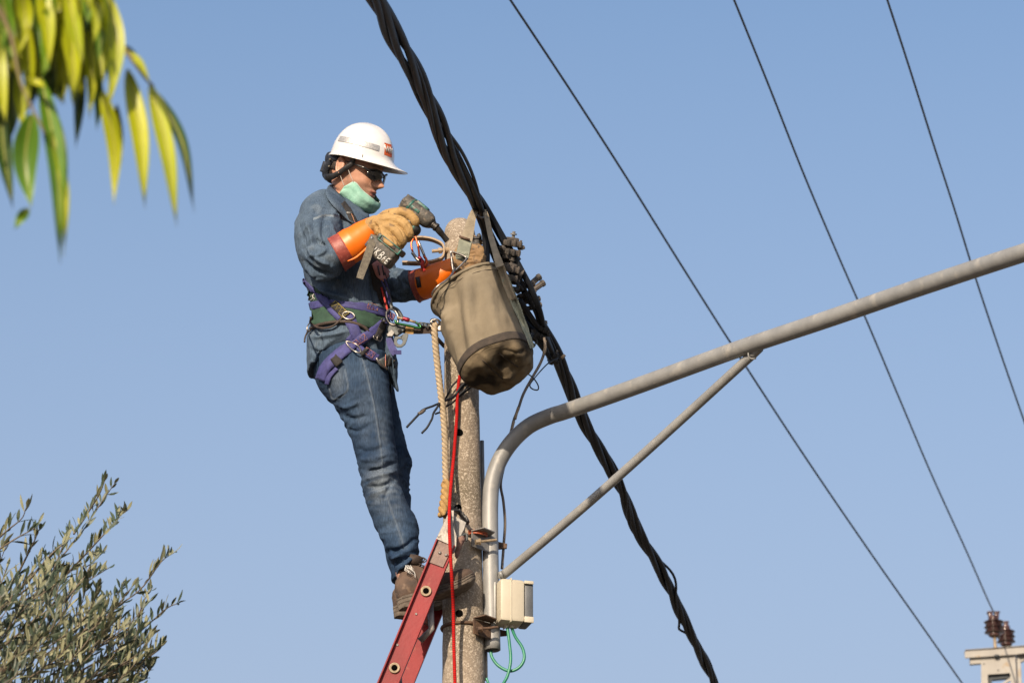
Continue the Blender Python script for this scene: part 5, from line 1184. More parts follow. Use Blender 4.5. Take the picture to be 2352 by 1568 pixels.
# ---- boots
def boot(hx, hy, tx, ty, y, w, name_l=None):
    A0 = P(hx, hy, y); A1_ = P(tx, ty, y); fx = (A1_-A0); L = fx.length; fx.normalize(); upv = Vector((-fx.z, 0, fx.x)); sdv = Vector((0, 1, 0))
    # sections along the foot: (s, bottom, top, halfwidth)
    sec = [(0, .030, .060, .006), (.03, .014, .088, .026), (.10, .008, .112, .033), (.20, .008, .150, .034), (.30, .012, .146, .034), (.42, .012, .116, .037), (.55, .012, .086, .042), (.70, .016, .082, .048), (.84, .024, .082, .047), (.94, .034, .078, .038), (.985, .042, .068, .025), (1.0, .048, .056, .006)]
    mb = MB(); vs_ = []; fs = []; ss = cr(sec, 4); n = 26
    for (s_, b0, t0, hw) in ss:
        for k in range(n):
            a = 2*math.pi*k/n; c_, s2 = math.cos(a), math.sin(a); hh = (t0-b0)/2
            yy = math.copysign(abs(c_)**.75, c_)*hw*w*(1-.25*max(0, s2)); z = b0+hh+math.copysign(abs(s2)**.8, s2)*hh
            vs_.append(A0+fx*(s_*L)+upv*z+sdv*yy)
    for i in range(len(ss)-1):
        for k in range(n): fs.append((i*n+k, i*n+(k+1) % n, (i+1)*n+(k+1) % n, (i+1)*n+k))
    fs += [tuple(range(n-1, -1, -1)), tuple((len(ss)-1)*n+k for k in range(n))]
    mb.add(vs_, fs); me = mb.mesh('boot'); wrinkle(me, .004, 26, ridged=False); wrinkle(me, .002, 70)
    b = put(me, 'boot', M['boot'], pe)
    # sole with a raised heel, ridged sides and toe spring
    mb = MB(); out = []; N = 26
    for i in range(N+1):
        s_ = i/N; hw = np.interp(s_, [0, .06, .2, .45, .7, .88, .97, 1], [.010, .028, .034, .034, .050, .046, .030, .008])*w
        lift = np.interp(s_, [0, .3, .7, .85, .95, 1], [0, 0, .003, .012, .026, .036]); out.append((s_, hw, lift))
    vs_ = []; fs = []; lay = [(0.0, .96), (.004, 1.0), (.009, 1.0), (.0105, .965), (.013, .965), (.0145, 1.02), (.020, 1.02), (.0215, .985), (.024, .985), (.0255, 1.04), (.030, 1.04), (.033, .9)]
    for (h, ws) in [(a_*.85, b_) for a_, b_ in lay]:
        for sgn in (-1, 1):
            rng = out if sgn < 0 else list(reversed(out))
            for (s_, hw, lf) in rng:
                hl = h-(.018 if s_ < .30 else 0)*(1-h/.033); vs_.append(A0+fx*((s_-.5)*(1+.02*(ws-1)*8)*L+.5*L)+upv*(hl+lf+.002*math.sin(s_*L/.009)*(h < .002))+sdv*(hw*ws*sgn))
    m_ = 2*(N+1)
    for i in range(len(lay)-1):
        for k in range(m_): fs.append((i*m_+k, i*m_+(k+1) % m_, (i+1)*m_+(k+1) % m_, (i+1)*m_+k))
    for lv in (0, len(lay)-1):
        for k in range(N): a = lv*m_; fs.append((a+k, a+k+1, a+m_-2-k, a+m_-1-k))
    mb.add(vs_, fs); put(mb, 'sole', M['sole'], b, sharp=35)
    # collar and laces
    mb = MB(); c_ = A0+fx*(L*.27)+upv*.135; mb.tube([c_, c_+upv*.030+fx*.010], [.034*w, .038*w], 18); put(mb, 'ankle_collar', M['brown'], b)
    mb = MB()
    for k in range(5):
        s_ = .36+.055*k; h = .134-.012*k; q = A0+fx*(L*s_)+upv*h; mb.tube([q+sdv*-.024+upv*-.012, q+sdv*-.01+upv*.002, q+sdv*.01+upv*.001, q+sdv*.024+upv*-.012], .0024, 6)
    q = A0+fx*(L*.34)+upv*.138+sdv*-.01
    for pl in ([(0, 0, 0), (.02, -.015, .012), (.034, -.02, -.004), (.018, -.018, -.01)], [(0, 0, 0), (.012, .012, .018), (.03, .01, .014), (.02, .006, 0)], [(0, 0, 0), (.012, -.02, -.014), (.02, -.026, -.03)]):
        mb.tube([q+fx*a_+sdv*b_+upv*c2_ for a_, b_, c2_ in cr(pl, 4)], .0022, 6)
    put(mb, 'lace', M['brown'], b); return b
boot(914, 1391, 1098, 1352, -.115, 1.0)
b2 = boot(904, 1408, 1085, 1392, .125, .95)

# ---- gauntlets and gloves
def gaunt(pts, rads, cuff, rc):
    mb = MB(); mb.tube(PP(pts, 6), [v/625 for v in rads], 30); me = mb.mesh('g'); wrinkle(me, .003, 14, ridged=False); g_ = put(me, 'rubber_gauntlet', M['orange'], pe)
    mb = MB(); mb.tube(PP(cuff, 5), [v/625 for v in rc], 30); q = PP(cuff, 5); d = (q[1]-q[0]).normalized()
    u = d.orthogonal().normalized(); w = d.cross(u); r0 = rc[0]/625
    mb.tube([q[0]+(u*math.cos(a)+w*math.sin(a))*r0 for a in np.linspace(0, 2*math.pi, 40)[:-1]], .003, 6, closed=True); put(mb, 'gauntlet_cuff', M['maroon'], g_); return g_
g1 = gaunt([(793, 572, -.288), (812, 560, -.292), (832, 543, -.298), (852, 526, -.305), (868, 515, -.31)], [40, 40, 35, 27, 22], [(773, 584, -.284), (782, 579, -.286), (796, 571, -.289)], [43, 42, 41])
g2 = gaunt([(968, 653, -.045), (985, 647, -.06), (1005, 637, -.08), (1030, 622, -.10), (1050, 610, -.115)], [37, 37, 34, 27, 22], [(953, 658, -.035), (962, 655, -.04), (972, 652, -.05)], [38, 37.5, 37.5])
mb = MB(); q = [P(798, 600, -.345), P(820, 590, -.345), P(845, 567, -.342), P(860, 552, -.335)]; mb.tube([Vector(v) for v in cr([tuple(p) for p in q], 4)], [.002, .0045, .0045, .002], 8); put(mb, 'mould_ridge', M['orange'], g1)
mb = MB(); mb.box(P(961, 648, -.108), (.016, .004, .040), Matrix.Rotation(-.2, 3, 'Y') @ Matrix.Rotation(.35, 3, 'X')); put(mb, 'cuff_label', M['black'], g2)
def glove(fingers, balls, extra, mat_):
    mb = MB()
    for c_, r in balls: mb.ball(P(*c_), tuple(v/625 for v in r) if hasattr(r, '__len__') else r/625, None, 18, 12)
    for pl, r in fingers:
        pts = PP(pl, 5); rr_ = [v/625 for v in r]; mb.tube(pts, rr_, 14)
        mb.ball(pts[-1], rr_[-1]*1.0, None, 12, 8)
    for pl, r in extra: mb.tube(PP(pl, 4), [v/625 for v in r], 18)
    me = remesh(mb, .0022, 2, .4); wrinkle(me, .0016, 28, seed=4); wrinkle(me, .0008, 70, seed=6, ridged=False)
    return me
YG = -.345
me = glove([([(898, 497, YG+.01), (922, 488, YG+.012), (941, 494, YG+.008), (953, 508, YG+.01), (953, 515, YG+.02)], [15, 13, 12.5, 12, 11]),
            ([(893, 508, YG-.008), (916, 507, YG-.014), (932, 519, YG-.018), (940, 536, YG-.010), (937, 546, YG+.006)], [15, 13, 12.2, 12, 11]),
            ([(884, 520, YG-.012), (903, 526, YG-.022), (918, 540, YG-.024), (924, 553, YG-.014), (919, 562, YG+.002)], [15, 13, 12.2, 11.8, 11]),
            ([(872, 530, YG-.010), (886, 543, YG-.022), (900, 558, YG-.024), (905, 568, YG-.014), (899, 572, YG)], [14, 12.2, 11.6, 11, 10]),
            ([(868, 512, YG+.04), (890, 496, YG+.065), (922, 490, YG+.075), (946, 502, YG+.068)], [15, 15, 13, 12])],
           [((878, 516, YG+.005), (29, 22, 23)), ((892, 508, YG), (22, 18, 20)), ((900, 502, YG+.004), (17, 16, 15)), ((876, 530, YG), (18, 18, 16))],
           [([(851, 525, -.312), (862, 518, -.322), (878, 515, -.335)], [23, 23, 22])], 'glove')
folds(me, [([(860, 512), (870, 528), (866, 542)], 3, -5), ([(898, 512), (918, 524), (929, 546)], 2.2, -3), ([(905, 496), (928, 506), (944, 526)], 2.2, -3), ([(886, 532), (902, 546), (910, 562)], 2.2, -3), ([(868, 500), (882, 508), (896, 506)], 3, -3), ([(878, 548), (892, 560), (906, 566)], 3.5, 4)])
put(me, 'work_glove', M['glove'], pe)
me = glove([([(1058, 590, -.135), (1076, 574, -.140), (1094, 570, -.150), (1108, 578, -.155)], [13, 12.5, 12, 11]),
            ([(1060, 600, -.140), (1080, 588, -.150), (1098, 586, -.160), (1110, 594, -.16)], [13, 12.5, 12, 11]),
            ([(1062, 612, -.145), (1082, 602, -.155), (1100, 602, -.162), (1110, 608, -.16)], [13, 12.5, 12, 11]),
            ([(1062, 622, -.140), (1080, 618, -.150), (1095, 620, -.158), (1104, 624, -.155)], [12, 12, 11.5, 10]),
            ([(1052, 588, -.12), (1066, 562, -.115), (1084, 552, -.115), (1098, 556, -.12)], [13, 12, 12, 11])],
           [((1058, 606, -.13), (22, 20, 26)), ((1068, 596, -.135), (18, 14, 20))], [([(1036, 617, -.11), (1050, 610, -.12)], [21, 22])], 'glove_old')
folds(me, [([(1066, 582), (1080, 582), (1096, 578)], 2.6, -4), ([(1066, 596), (1085, 596)], 2.6, -4)])
put(me, 'work_glove', M['glove_old'], pe)

# ---- harness
TR = [T_SH, T_JE]
hn = put(ribbon([(716, 704), (735, 700), (760, 697), (805, 701), (841, 709), (881, 721), (906, 731)], 18, TR, .009, .003, -.15, 6), 'harness', M['purple'], pe)
# green padded belt
pad = put(ribbon([(716, 728), (740, 727), (781, 724), (820, 729), (850, 738), (880, 745)], [42, 42, 40, 38, 34, 28], TR, .003, .006, -.15, 6, 6), 'padded_belt', M['pad'], hn)
put(ribbon([(713, 668), (722, 676), (737, 692)], [26, 30, 30], TR, .003, .006, -.12, 5, 5), 'padded_belt', M['pad'], hn)
mb = MB()
for st in ([(714, 690), (716, 680), (713, 678)], [(716, 692), (719, 682), (724, 681), (723, 688), (718, 690)], [(726, 678), (723, 683), (728, 686), (726, 691)]):
    pts = []
    for x, y in cr(st, 3): p, nn = cast(x, y, TR); pts.append(p+nn*.0105)
    mb.tube(pts, .0012, 5)
put(mb, 'belt_numbers', M['white_mark'], pad)
def surf(pl, lift=.006, sm=5, dy=-.2):
    out = []
    for q in cr([p[:2] for p in pl], sm):
        p, nn = cast(q[0], q[1], TR, dy); out.append(p+(nn*.5-FWD*.5)*lift)
    for _ in range(2): out = [out[0]]+[(out[i-1]+out[i]*2+out[i+1])/4 for i in range(1, len(out)-1)]+[out[-1]]
    return out
mb = MB(); mb.tube(surf([(717, 755), (735, 747), (760, 742), (781, 740), (810, 742), (835, 752), (845, 762)], .010), .0065, 10); put(mb, 'belt_edge', M['brown'], hn)
mb = MB(); mb.tube(surf([(714, 728), (716, 742), (728, 751), (745, 755), (764, 752), (778, 742), (788, 730)], .014), .0042, 8); mb.tube(surf([(716, 760), (706, 765), (701, 775), (700, 786)], .012), .0032, 8); put(mb, 'gear_loop', M['brown'], hn)
mb = MB(); mb.tube(PP([(711, 742, -.02), (706, 750, -.03), (706, 760, -.03), (710, 764, -.02)], 4), .003, 6); put(mb, 'ring', M['steel'], hn)
def strap(pl, w, mt='purple', lift=.011, nm='webbing', dy=-.2, parent=hn, th=.003): return put(ribbon(pl, w, TR, lift, th, dy, 6, 3), nm, M[mt], parent)
def stitches(pl, w, mt='threads', lift=.0165, k=5):
    mb = MB(); cc = cr(pl, 4); (x0, y0), (x1, y1) = pl[0][:2], pl[-1][:2]; L = math.hypot(x1-x0, y1-y0); tx, ty = (x1-x0)/L, (y1-y0)/L; nx, ny = -ty, tx
    def pt(a, b): p, nn = cast(x0+tx*a*L+nx*b*w/2, y0+ty*a*L+ny*b*w/2, TR); return p+(nn*.5-FWD*.5)*lift
    seq = [(i/k, 1 if i % 2 else -1) for i in range(k+1)]
    mb.tube([pt(a, b*.8) for a, b in seq], .0008, 5); mb.tube([pt(0, -.85), pt(1, -.85), pt(1, .85), pt(0, .85), pt(0, -.85)], .0008, 5)
    put(mb, 'stitching', M[mt], hn)
strap([(700, 640), (718, 662), (738, 684), (755, 700), (772, 718), (786, 730)], [8, 9, 12, 16, 22, 24], 'purple', .012)
strap([(768, 697), (780, 712), (797, 729)], 20, 'webblack', .0155, 'dark_patch')
stitches([(768, 697), (796, 728)], 20, 'thread_yellow', .021, 8)
strap([(796, 722), (806, 742), (815, 762), (820, 775)], [22, 24, 24, 22], 'purple', .010)
def dring(cx, cy, rx, ry, rot, lift=.018, mt='steel', r=.003, nm='d_ring', y=None):
    pts = []
    for a in np.linspace(0, 2*math.pi, 24)[:-1]:
        u, v = rx*math.cos(a), ry*math.sin(a); x = cx+u*math.cos(rot)-v*math.sin(rot); yy = cy+u*math.sin(rot)+v*math.cos(rot)
        if y is None: p, nn = cast(x, yy, TR); p = p+(nn*.4-FWD*.6)*lift
        else: p = P(x, yy, y)
        pts.append(p)
    if y is None:
        for _ in range(3): pts = [(pts[i-1]+pts[i]*2+pts[(i+1) % len(pts)])/4 for i in range(len(pts))]
    mb = MB(); mb.tube(pts, r, 8, closed=True); return put(mb, nm, M[mt], hn)
dring(801, 727, 14, 9, .2)
# leg strap
strap([(738, 872), (748, 848), (765, 828), (788, 808), (808, 795)], [22, 24, 26, 26, 24], 'purple', .008)
strap([(753, 882), (758, 866), (775, 846)], [10, 10, 9], 'purple', .007)
strap([(768, 822), (782, 838)], [18, 18], 'webblack', .013, 'keeper')
dring(812, 797, 22, 8, .72)
strap([(800, 800), (826, 782), (848, 768), (870, 748), (882, 740)], [22, 22, 20, 18, 18], 'purple', .013)
strap([(800, 772), (818, 790), (836, 806), (856, 820), (866, 824)], [18, 18, 18, 20, 16], 'purple', .010)
stitches([(815, 790), (838, 774)], 17, 'threads', .020, 6); stitches([(838, 806), (856, 818)], 15, 'threads', .017, 5); stitches([(843, 703), (865, 709)], 15, 'threads', .016, 5); stitches([(889, 722), (905, 728)], 14, 'threads', .017, 5)
strap([(860, 778), (868, 762), (876, 744)], [12, 14, 14], 'webblack', .019, 'keeper')
dring(862, 777, 8, 5, .5, .022, 'steel', .002, 'small_ring'); dring(868, 778, 6, 7, .2, .024, 'steel', .0018, 'small_ring')
strap([(846, 796), (838, 806), (828, 816)], [8, 8], 'webblack', .017, 'keeper')
# hip buckle
mb = MB(); pts = surf([(862, 824), (870, 838), (884, 848)], .018); mb.tube(pts, .005, 8); put(mb, 'adjuster', M['steel'], hn)
strap([(876, 822), (888, 840)], [26, 30], 'dsteel', .014, 'buckle'); strap([(884, 832), (906, 836)], [20, 20], 'webblack', .020, 'keeper', -.16)
mb = MB(); mb.tube(surf([(880, 815), (880, 845)], .022), .0015, 6); mb.tube(surf([(893, 830), (892, 846)], .026), .0014, 6); put(mb, 'stitching', M['threads'], hn)
# chest straps and gear
strap([(785, 468), (800, 488), (812, 510), (824, 530)], [12, 14, 14, 14], 'webblack', .008, 'shoulder_strap')
mb = MB(); p, nn = cast(803, 490, TR); mb.box(p-FWD*.012, (.026, .012, .014), None, chamfer=.003); p, nn = cast(822, 528, TR); mb.box(p-FWD*.014, (.028, .014, .020), None, chamfer=.004); put(mb, 'strap_buckle', M['black'], hn)
mb = MB(); mb.tube(surf([(806, 494), (812, 508), (818, 522)], .016), .0013, 6); put(mb, 'stitching', M['threads'], hn)
strap([(856, 590), (868, 640), (880, 680), (890, 712)], [30, 32, 26, 18], 'webblack', .008, 'chest_strap', -.12)
strap([(862, 604), (872, 625), (884, 640)], [26, 28, 26], 'pink_sling', .014, 'chest_patch', -.12)
for sx in (868, 878):
    mb = MB(); mb.tube(PP([(sx, 610, -.15), (sx+4, 632, -.15)], 2), .0028, 8); put(mb, 'accessory_cord', M['black'], hn)
mb = MB(); mb.tube(PP([(883, 640, -.13), (893, 668, -.12), (896, 695, -.12)], 4), .0036, 8); mb.tube(PP([(876, 645, -.13), (888, 672, -.13), (894, 700, -.12)], 4), .003, 8); put(mb, 'cord', M['purple'], hn)
flat_strap([(887, 660, -.125), (894, 682, -.12), (902, 712, -.12)], [7, 8, 7], 'dsteel', 'strap_adjuster', hn)
flat_strap([(876, 660, -.12), (884, 690, -.12), (890, 712, -.12)], [4, 4, 4], 'red_sling', 'red_trim', hn)
# front ring, descender, leg tail
YF = -.14
dring(901, 728, 13, 19, -.35, y=YF, r=.0042, nm='front_ring')
mb = MB(); mb.tube(PP([(902, 706, YF+.02), (913, 712, YF+.02), (921, 724, YF+.02), (926, 736, YF+.02)], 4), .0068, 10); put(mb, 'hook_spine', M['dsteel'], hn)
mb = MB(); mb.ball(P(882, 737, YF-.01), .0068); mb.ball(P(877, 733, YF-.012), .005); put(mb, 'stud', M['steel'], hn)
mb = MB(); mb.plate([(889, 752), (900, 741), (912, 745), (926, 748), (932, 756), (924, 764), (912, 772), (899, 770), (892, 765)], YF+.01, .016); dv = put(mb, 'descender', M['dsteel'], hn, smooth=False, bevel=.003)
mb = MB(); mb.plate([(888, 768), (899, 756), (907, 764), (901, 773), (890, 773)], YF-.006, .006); put(mb, 'lever', M['zinc'], hn, smooth=False, bevel=.002)
mb = MB(); mb.lathe([(.0065, 0), (.0065, .004), (.0050, .004)], P(918, 759, YF), -FWD, 14); put(mb, 'bore', M['black'], dv)
mb = MB(); outer = [(905, 772), (919, 772), (927, 766), (934, 764), (938, 768), (935, 780), (931, 790), (922, 797), (912, 797), (905, 790)]; inner = [(922, 778), (925, 782), (924, 788), (920, 791), (915, 790), (912, 786), (912, 781), (915, 777)]
oo = [P(*q, YF+.005) for q in outer]; ii = [P(*q, YF+.005) for q in inner]
# plate with an eye: triangulated between both outlines through the fill operator
bm = bmesh.new(); ed = []
for loop in (oo, ii):
    vv = [bm.verts.new(p) for p in loop]; ed += [bm.edges.new((vv[i], vv[(i+1) % len(vv)])) for i in range(len(vv))]
bmesh.ops.triangle_fill(bm, use_beauty=True, edges=ed); r_ = bmesh.ops.extrude_face_region(bm, geom=list(bm.faces)); bmesh.ops.translate(bm, vec=(0, .007, 0), verts=[v for v in r_['geom'] if isinstance(v, bmesh.types.BMVert)])
bmesh.ops.recalc_face_normals(bm, faces=bm.faces); me = bpy.data.meshes.new('eye_plate'); bm.to_mesh(me); bm.free(); put(me, 'eye_plate', M['dsteel'], hn, smooth=False, bevel=.001)
flat_strap([(892, 776, YF), (897, 790, YF), (904, 806, YF), (909, 812, YF)], [12, 16, 17, 16], 'purple', 'webbing', hn); flat_strap([(904, 809, YF-.006), (922, 809, YF-.006)], [9, 10], 'purple', 'tab_end', hn)

# ---- work-positioning lanyard round the pole
ly = thing('lanyard', P(960, 742, -.16), 'work positioning lanyard with green carabiner joining the harness to the pole', 'lanyard')
YL = -.155
mb = MB(); mb.tube(PP([(908, 735, YL), (909, 740, YL), (914, 743, YL), (940, 748, YL), (962, 753, YL), (966, 750, YL), (962, 744, YL), (955, 741, YL)], 5), .0046, 10); put(mb, 'carabiner', M['green_al'], ly)
mb = MB(); mb.tube(PP([(912, 729, YL), (930, 733, YL), (955, 740, YL)], 3), .0048, 10); put(mb, 'carabiner_gate', M['bolt'], ly)
mb = MB(); mb.lathe([(.0065, 0), (.0085, .003), (.0075, .008), (.0085, .013), (.0085, .022), (.0065, .026)], P(925, 731, YL), (P(945, 737, YL)-P(925, 731, YL)), 12); put(mb, 'locking_sleeve', M['red_al'], ly)
for k, (x, y) in enumerate(((966, 745), (974, 745), (983, 747), (992, 748))):
    a, b = (10, 5) if k % 2 else (9, 6); pts = [P(x+a*.8*math.cos(t), y+b*.7*math.sin(t)+.1*a*math.cos(t), YL+.006*math.sin(t+k)) for t in np.linspace(0, 2*math.pi, 16)[:-1]]
    mb = MB(); mb.tube(pts, .0028, 8, closed=True); put(mb, 'chain_link', M['dsteel'], ly)
flat_strap([(912, 756, YL+.03), (935, 757, YL+.03), (960, 758, YL+.02), (985, 757, YL+.01), (1000, 757, YL)], [16, 17, 18, 18, 18], 'brown', 'webbing_sleeve', ly)
flat_strap([(932, 757, YL+.025), (950, 758, YL+.02)], [19, 19], 'rope_y', 'worn_sleeve', ly)
mb = MB(); mb.plate([(984, 748), (1000, 744), (1012, 748), (1024, 757), (1020, 760), (1004, 760), (996, 757)], YL-.012, .012); put(mb, 'rope_grab', M['steel'], ly, smooth=False, bevel=.002)
mb = MB(); mb.tube(PP([(990, 742, -.185), (992, 736, -.185), (1003, 734, -.185), (1009, 740, -.18), (1006, 748, -.17)], 4), .0042, 8); mb.tube(PP([(990, 742, -.185), (990, 736, -.18), (996, 733, -.17), (1008, 736, -.165), (1016, 748, -.15), (1024, 756, -.14)], 4), .004, 8); put(mb, 'thimble', M['steel'], ly)
mb = MB(); zc = P(1030, 762, -.09).z; pts = [P(1010, 750, -.150), P(1020, 756, -.125)]; 
ra = pole_r(zc)+.012
loop_ = [(pole_x(zc)+ra*math.cos(a), ra*math.sin(a), zc-.004+.0*a) for a in np.linspace(-2.3, 2.6, 34)]
mb.tube(pts+[Vector(p) for p in loop_]+[P(985, 757, .0), P(960, 757, .02)], .0078, 10); put(mb, 'pole_rope', M['brown'], ly)
flat_strap([(1004, 748, -.168), (1014, 757, -.150), (1026, 766, -.11)], [8, 9, 9], 'red_sling', 'red_webbing', ly)

# ------------------------------------------------------------------ near hanging leaves
lt = thing('leafy_tree', (-3.6, -7.4, 0), 'near tree reaching into the upper left corner with long drooping yellow-green leaves, out of focus', 'tree')
mb = MB(); mb.tube([(-3.6, -7.4, 0), (-3.5, -7.3, 1.6), (-3.3, -7.2, 3.2), (-2.9, -7.1, 4.6), (-2.5, -7, 5.6)], [.14, .12, .10, .08, .05], 14); me = mb.mesh('trunk'); wrinkle(me, .02, 8); put(me, 'trunk', M['bark'], lt)
YN = -7.0
brs = [([(-3.3, -7.2, 3.3)], [(-330, -420, YN), (-120, -300, YN), (40, -150, YN), (150, -40, YN), (240, 55, YN), (285, 112, YN-.02), (335, 180, YN-.02), (352, 198, YN-.02)], [.03, .022, .015, .009, .006, .0045, .0035, .0025, .002]),
       ([(-3.4, -7.2, 3.0)], [(-500, -150, YN), (-200, -120, YN), (-40, -20, YN-.1), (20, 70, YN-.1), (40, 160, YN-.1), (55, 210, YN-.12), (105, 310, YN-.12)], [.03, .02, .012, .006, .004, .003, .0025, .002]),
       ([(-2.9, -7.1, 4.6)], [(-120, -300, YN), (30, -190, YN+.15), (120, -60, YN+.2), (185, 40, YN+.2), (210, 110, YN+.2)], [.014, .009, .006, .004, .003])]
mb = MB()
for st, pl, r in brs: mb = MB(); mb.tube([Vector(s_) for s_ in st]+PP(pl, 5), r, 8); put(mb, 'branch', M['twig'], lt)
LF = {1: MB(), 2: MB(), 3: MB()}; RB = MB()
def leaf(b, m_, t, w, y, tone, tw=0.0):
    pts = cr([(b[0], b[1]), (m_[0], m_[1]), (t[0], t[1])], 8); N = len(pts); vs_ = []; fs = []; mid = []
    sc_ = (5.0/8087/cs)
    for i, (x, yy) in enumerate(pts):
        s_ = i/(N-1); yl = y+.03*math.sin(s_*2.5+tw*3); c_ = P(x, yy, yl)
        a = pts[max(0, i-1)]; d = pts[min(N-1, i+1)]; dx, dy = d[0]-a[0], d[1]-a[1]; L = math.hypot(dx, dy) or 1; nx, ny = -dy/L, dx/L
        ww = w*.385*(math.sin(math.pi*min(1, s_*1.02+.01)**.72)**.85 if s_ < 1 else 0)
        l_ = P(x+nx*ww, yy+ny*ww, yl-.010*math.cos(tw)*ww/25-.018*math.sin(tw)); r_ = P(x-nx*ww, yy-ny*ww, yl-.010*math.cos(tw)*ww/25+.018*math.sin(tw))
        lm = (l_+c_)/2+Vector((0, -.002, 0)); rm = (r_+c_)/2+Vector((0, -.002, 0)); vs_ += [l_, lm, c_+Vector((0, .003, 0)), rm, r_]; mid.append(c_+Vector((0, .0015, 0)))
    for i in range(N-1):
        for k in range(4): fs.append((i*5+k, i*5+k+1, (i+1)*5+k+1, (i+1)*5+k))
    LF[tone].add(vs_, fs); RB.tube(mid, [.0016, .0012, .0004], 5)
for b, m_, t, w, y, tone, tw in [
    ((293, 160), (322, 310), (333, 478), 56, YN, 1, .4), ((345, 192), (385, 350), (406, 520), 50, YN-.02, 1, .5), ((362, 215), (420, 330), (446, 488), 34, YN+.05, 3, .8), ((245, -20), (270, 110), (245, 262), 48, YN-.05, 1, .2), ((236, 210), (262, 330), (262, 470), 48, YN, 1, -.3), ((268, 240), (274, 330), (272, 410), 26, YN+.05, 3, 0),
    ((185, 50), (210, 160), (205, 275), 40, YN-.03, 1, .3), ((183, 125), (182, 240), (174, 340), 36, YN+.05, 3, .5), ((128, 20), (145, 130), (148, 232), 30, YN-.04, 1, 0), ((95, 180), (130, 370), (138, 605), 58, YN-.10, 2, .6), ((118, 300), (150, 440), (146, 590), 26, YN-.12, 1, .4), ((72, 262), (58, 370), (72, 478), 78, YN-.13, 2, 0),
    ((66, 480), (48, 500), (34, 526), 32, YN-.12, 2, 0), ((0, 210), (8, 340), (30, 480), 56, YN, 3, .5), ((-5, 80), (2, 180), (14, 285), 44, YN-.1, 1, .2), ((45, -30), (58, 40), (45, 128), 48, YN-.1, 1, 0), ((92, -40), (110, 50), (114, 160), 48, YN-.1, 1, .3), ((150, -40), (172, 60), (192, 150), 46, YN-.1, 1, .5),
    ((200, -50), (232, 50), (236, 190), 44, YN-.06, 1, -.2), ((288, 105), (312, 140), (330, 178), 26, YN, 3, .5), ((296, 120), (322, 145), (345, 190), 22, YN-.04, 1, .5), ((0, -30), (18, 60), (28, 140), 46, YN-.12, 2, 0), ((60, 60), (78, 150), (76, 250), 42, YN+.05, 3, 0), ((95, 100), (110, 180), (150, 240), 42, YN+.02, 3, .5), ((40, 160), (46, 240), (62, 330), 30, YN-.05, 1, .3),
    ((165, 60), (160, 150), (170, 240), 34, YN+.04, 3, .2), ((210, 130), (226, 220), (222, 300), 34, YN+.02, 2, .2), ((225, -30), (262, 60), (268, 130), 40, YN, 2, .2), ((62, 180), (88, 190), (105, 200), 20, YN-.14, 1, .2), ((20, 150), (28, 260), (20, 330), 40, YN+.08, 3, .2), ((110, 230), (140, 330), (155, 440), 34, YN, 3, .2)]:
    leaf(b, m_, t, w, y, tone, tw)
rnd = random.Random(11)
for k in range(210):                # the rest of the crown: a dense top-left corner and outside the frame
    x = rnd.uniform(-420, 235); y_ = rnd.uniform(-330, 50) if x > -20 else rnd.uniform(-330, 150); L_2 = rnd.uniform(150, 240)
    if y_+L_2 > 290-max(0, x-100)*.45: L_2 = max(100, 280-y_-max(0, x-100)*.55)
    dx = rnd.uniform(-15, 25); leaf((x, y_), (x+dx*.7+10, y_+L_2*.5), (x+dx, y_+L_2), rnd.uniform(34, 52), YN+rnd.uniform(-.12, .22), rnd.choice([1, 2, 2, 3, 1, 1]), rnd.uniform(-.5, .7))
for k in range(52):
    x = rnd.uniform(-15, 240); y_ = rnd.uniform(-70, 80-max(0, x-120)*.5); L_2 = rnd.uniform(150, 205); dx = rnd.uniform(-12, 22)
    leaf((x, y_), (x+dx*.8+9, y_+L_2*.5), (x+dx, y_+L_2), rnd.uniform(34, 46), YN+rnd.uniform(.0, .22), rnd.choice([1, 2, 3, 2, 3, 1]), rnd.uniform(-.5, .7))
for k in range(16):
    x = rnd.uniform(60, 250); y_ = rnd.uniform(-80, 60-max(0, x-120)*.4); L_2 = rnd.uniform(150, 215); dx = rnd.uniform(-8, 20)
    leaf((x, y_), (x+dx*.8+9, y_+L_2*.5), (x+dx, y_+L_2), rnd.uniform(32, 42), YN+rnd.uniform(-.10, .0), rnd.choice([1, 1, 2]), rnd.uniform(-.3, .5))
CRW = MB()
for tn in (1, 2, 3): CRW.add(LF[tn].v, LF[tn].f, tn-1)
CRW.add(RB.v, RB.f, 3); put(CRW, 'crown', [M['leaf1'], M['leaf2'], M['leaf3'], M['leafrib']], lt)

# ------------------------------------------------------------------ olive tree
YO = -1.8
ot = thing('olive_tree', (-2.35, YO, 0), 'olive tree with grey-green upright leaves in the lower left corner', 'tree')
mb = MB(); mb.tube([(-2.35, YO, 0), (-2.3, YO, .9), (-2.4, YO+.05, 1.8), (-2.2, YO, 2.7), (-2.0, YO, 3.5)], [.17, .13, .11, .09, .06], 14); me = mb.mesh('trunk'); wrinkle(me, .03, 6); put(me, 'trunk', M['bark'], ot)
rnd = random.Random(5); BR_ = MB(); L1 = MB(); L2 = MB()
def oleaf(p, d, L, w, side):
    d = d.normalized(); s_ = (side-d*side.dot(d)).normalized(); n_ = d.cross(s_); rows = [(0, .0), (.12, .35), (.35, .95), (.6, 1.0), (.85, .55), (1.0, .0)]; vs_ = []; fs = []
    for (t, f) in rows:
        c_ = p+d*(L*t)+n_*(.06*L*math.sin(t*3)); vs_ += [c_-s_*(w*f/2), c_+n_*(-.0012), c_+s_*(w*f/2)]
    for i in range(5):
        for k in range(2): fs.append((i*3+k, i*3+k+1, (i+1)*3+k+1, (i+1)*3+k))
    (L2 if rnd.random() < .42 else L1).add(vs_, fs)
